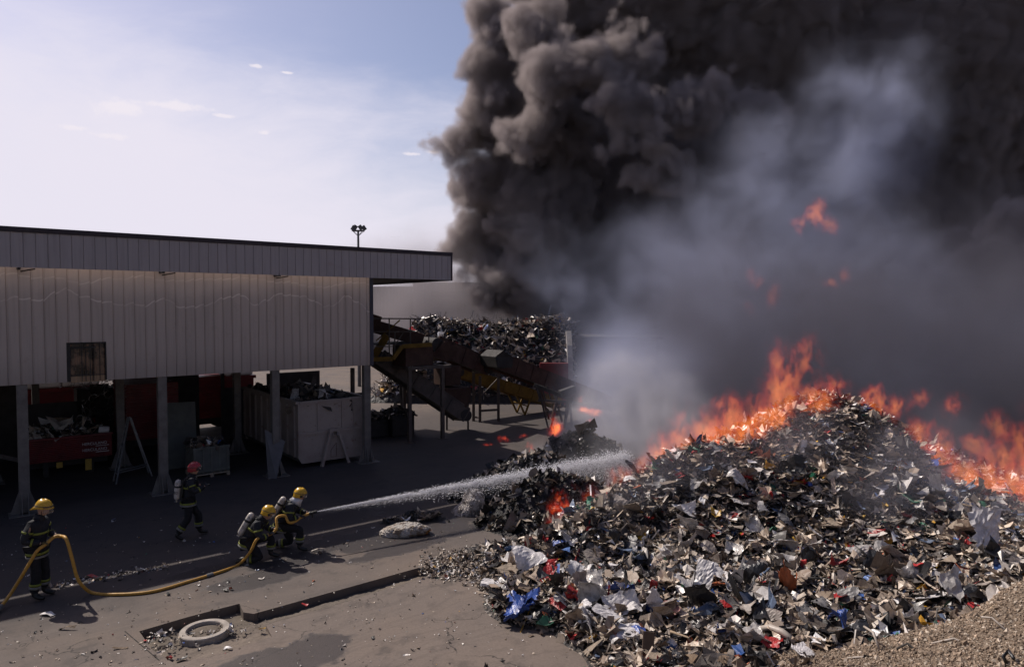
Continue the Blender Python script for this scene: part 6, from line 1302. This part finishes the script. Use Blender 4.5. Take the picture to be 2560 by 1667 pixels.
# a black bent fork of plastic on the bank, bottom corner
bar('rubber_strip', [surf(2520, 1665), P(2508, 1640, 7.4), P(2522, 1625, 7.5), P(2534, 1645, 7.3)], .02, DK, 'black rubber strip looped on the gravel in the corner', 'rubber strip')
# yard odds and ends
for (px, py, w, h, mt, lab, nm, cat) in ((400, 1489, .16, .07, RD, 'small red plastic bit on the yard below the hose', 'plastic_bit', 'plastic bit'), (762, 1512, .13, .05, RD, 'red sliver lying in the trench by the step', 'plastic_bit', 'plastic bit'), (120, 1537, .26, .12, W_, 'crumpled white paper beside the standing man’s shadow'.replace('’', "'"), 'paper_scrap', 'paper'), (168, 1573, .30, .04, CB, 'thin brown splinter on the yard in front of the paper', 'wood_splinter', 'splinter'), (795, 1377, .32, .05, BG, 'pale strip lying on the yard just below the nozzle man', 'plastic_strip', 'strip'), (570, 1622, .14, .07, W_, 'white chip on the slab beside the trench', 'paper_scrap', 'paper'), (655, 1575, .12, .06, YL, 'yellowish scrap at the trench corner', 'plastic_bit', 'plastic bit'), (395, 1576, .13, .09, W_, 'white folded paper in the trench left of the ring', 'paper_scrap', 'paper'), (232, 1442, .22, .10, RD, 'dark red scrap lying in the strip of sun by the hose', 'plastic_bit', 'plastic bit'), (300, 1621, .24, .04, CB, 'thin pale splinter on the slab left of the trench', 'wood_splinter', 'splinter'), (455, 1648, .16, .10, DK, 'black lump at the near edge of the trench', 'rubber_lump', 'rubber lump')):
    V, Fq = sheet_v(w, h, RI, 6, 3, .15, .3, .06); p = G(px, py); put(nm, V, Fq, mt, Vector((p.x, p.y, .004 if not (360 < px < 480 and py < 1600) else -.08)), (RI.uniform(-.1, .1), RI.uniform(-.1, .1)), RI.uniform(-.5, .5), lab, cat, thick=.004, lift=1.)
# the many other pieces, every one its own object -----------------
SET = [(CL, 40, 'plastic_sheet', 'plastic sheet', 'shiny clear film scrap crumpled on the waste heap', 'clear film scraps on the heap', .26, .55, 8, .24), (W_, 24, 'plastic_sheet', 'plastic sheet', 'small white plastic scrap lying on the waste heap', 'white plastic scraps on the heap', .16, .36, 5, .2),
       (BG, 46, 'plastic_sheet', 'plastic sheet', 'dusty beige bent plastic scrap on the waste heap', 'beige plastic scraps on the heap', .16, .42, 5, .22), (TN, 26, 'board_scrap', 'board', 'tan broken board scrap on the waste heap', 'tan board scraps on the heap', .14, .40, 1, .08),
       (GY, 34, 'plastic_sheet', 'plastic sheet', 'grey bent plastic scrap on the waste heap', 'grey plastic scraps on the heap', .18, .45, 4, .2), (DK, 34, 'plastic_sheet', 'plastic sheet', 'black crumpled plastic scrap on the waste heap', 'black plastic scraps on the heap', .2, .5, 7, .25),
       (RD, 12, 'plastic_sheet', 'plastic sheet', 'small dull red plastic scrap on the waste heap', 'red plastic scraps on the heap', .1, .26, 6, .3), (BL, 8, 'plastic_sheet', 'plastic sheet', 'small dark blue plastic scrap on the waste heap', 'blue plastic scraps on the heap', .1, .24, 6, .3),
       (LB, 6, 'plastic_sheet', 'plastic sheet', 'small pale blue plastic scrap on the waste heap', 'pale blue plastic scraps on the heap', .1, .2, 4, .2), (YL, 6, 'plastic_sheet', 'plastic sheet', 'small yellow plastic scrap on the waste heap', 'yellow plastic scraps on the heap', .08, .2, 6, .3),
       (GR, 7, 'plastic_sheet', 'plastic sheet', 'small green plastic scrap on the waste heap', 'green plastic scraps on the heap', .1, .26, 7, .35), (OR, 6, 'plastic_sheet', 'plastic sheet', 'small orange plastic scrap on the waste heap', 'orange plastic scraps on the heap', .08, .2, 6, .3), (CB, 22, 'board_scrap', 'board', 'brown torn card scrap on the waste heap', 'brown card scraps on the heap', .14, .36, 2, .12)]
for (mt, n_, nm, cat, lab, grp, s0, s1, cr, am) in SET:
    i = 0
    while i < n_:
        px, py = RI.uniform(1260, 2560), RI.uniform(1120, 1665); p = surf(px, py); hz_ = hgrid(p.x, p.y)
        if p.y > 17.6 or abs(p.z-hz_) > .1 or hz_ < .06: continue
        s_ = RI.uniform(s0, s1); w_, h_ = s_*RI.uniform(.8, 1.3), s_*RI.uniform(.4, 1.)
        V, Fq = sheet_v(w_, h_, RI, 9, cr, am, .7, .07); o = put(nm, V, Fq, mt, p, (RI.gauss(.15, .4), RI.gauss(0, .4)), RI.uniform(0, 6.28), lab, cat, grp, thick=.003 if cr > 1 else .012, lift=.9, up=.08); i += 1
for i in range(70):
    px, py = RI.uniform(1260, 2540), RI.uniform(1150, 1650); p = surf(px, py)
    if p.y > 17.4 or p.z < .08: continue
    a = RI.uniform(0, 6.28); L_ = RI.uniform(.2, .65); d = Vector((math.cos(a), math.sin(a), RI.uniform(-.1, .35)))*L_; bow = Vector((RI.gauss(0, .05), RI.gauss(0, .05), RI.uniform(.0, .12)))
    dark = i % 3 == 0
    bar('wood_strip' if not dark else 'rubber_hose_scrap', [p+UP*.02, p+d*.5+bow+UP*.04, p+d+UP*.03], RI.uniform(.008, .022), m_dark if dark else (m_stick if i % 3 == 1 else m_pole), 'black bent tube scrap on the waste heap' if dark else ('thin pale stick on the waste heap' if i % 3 == 1 else 'thin grey pipe scrap on the waste heap'), 'tube' if dark else ('stick' if i % 3 == 1 else 'pipe'), 5, 'black tube scraps on the heap' if dark else ('pale sticks on the heap' if i % 3 == 1 else 'grey pipe scraps on the heap'))
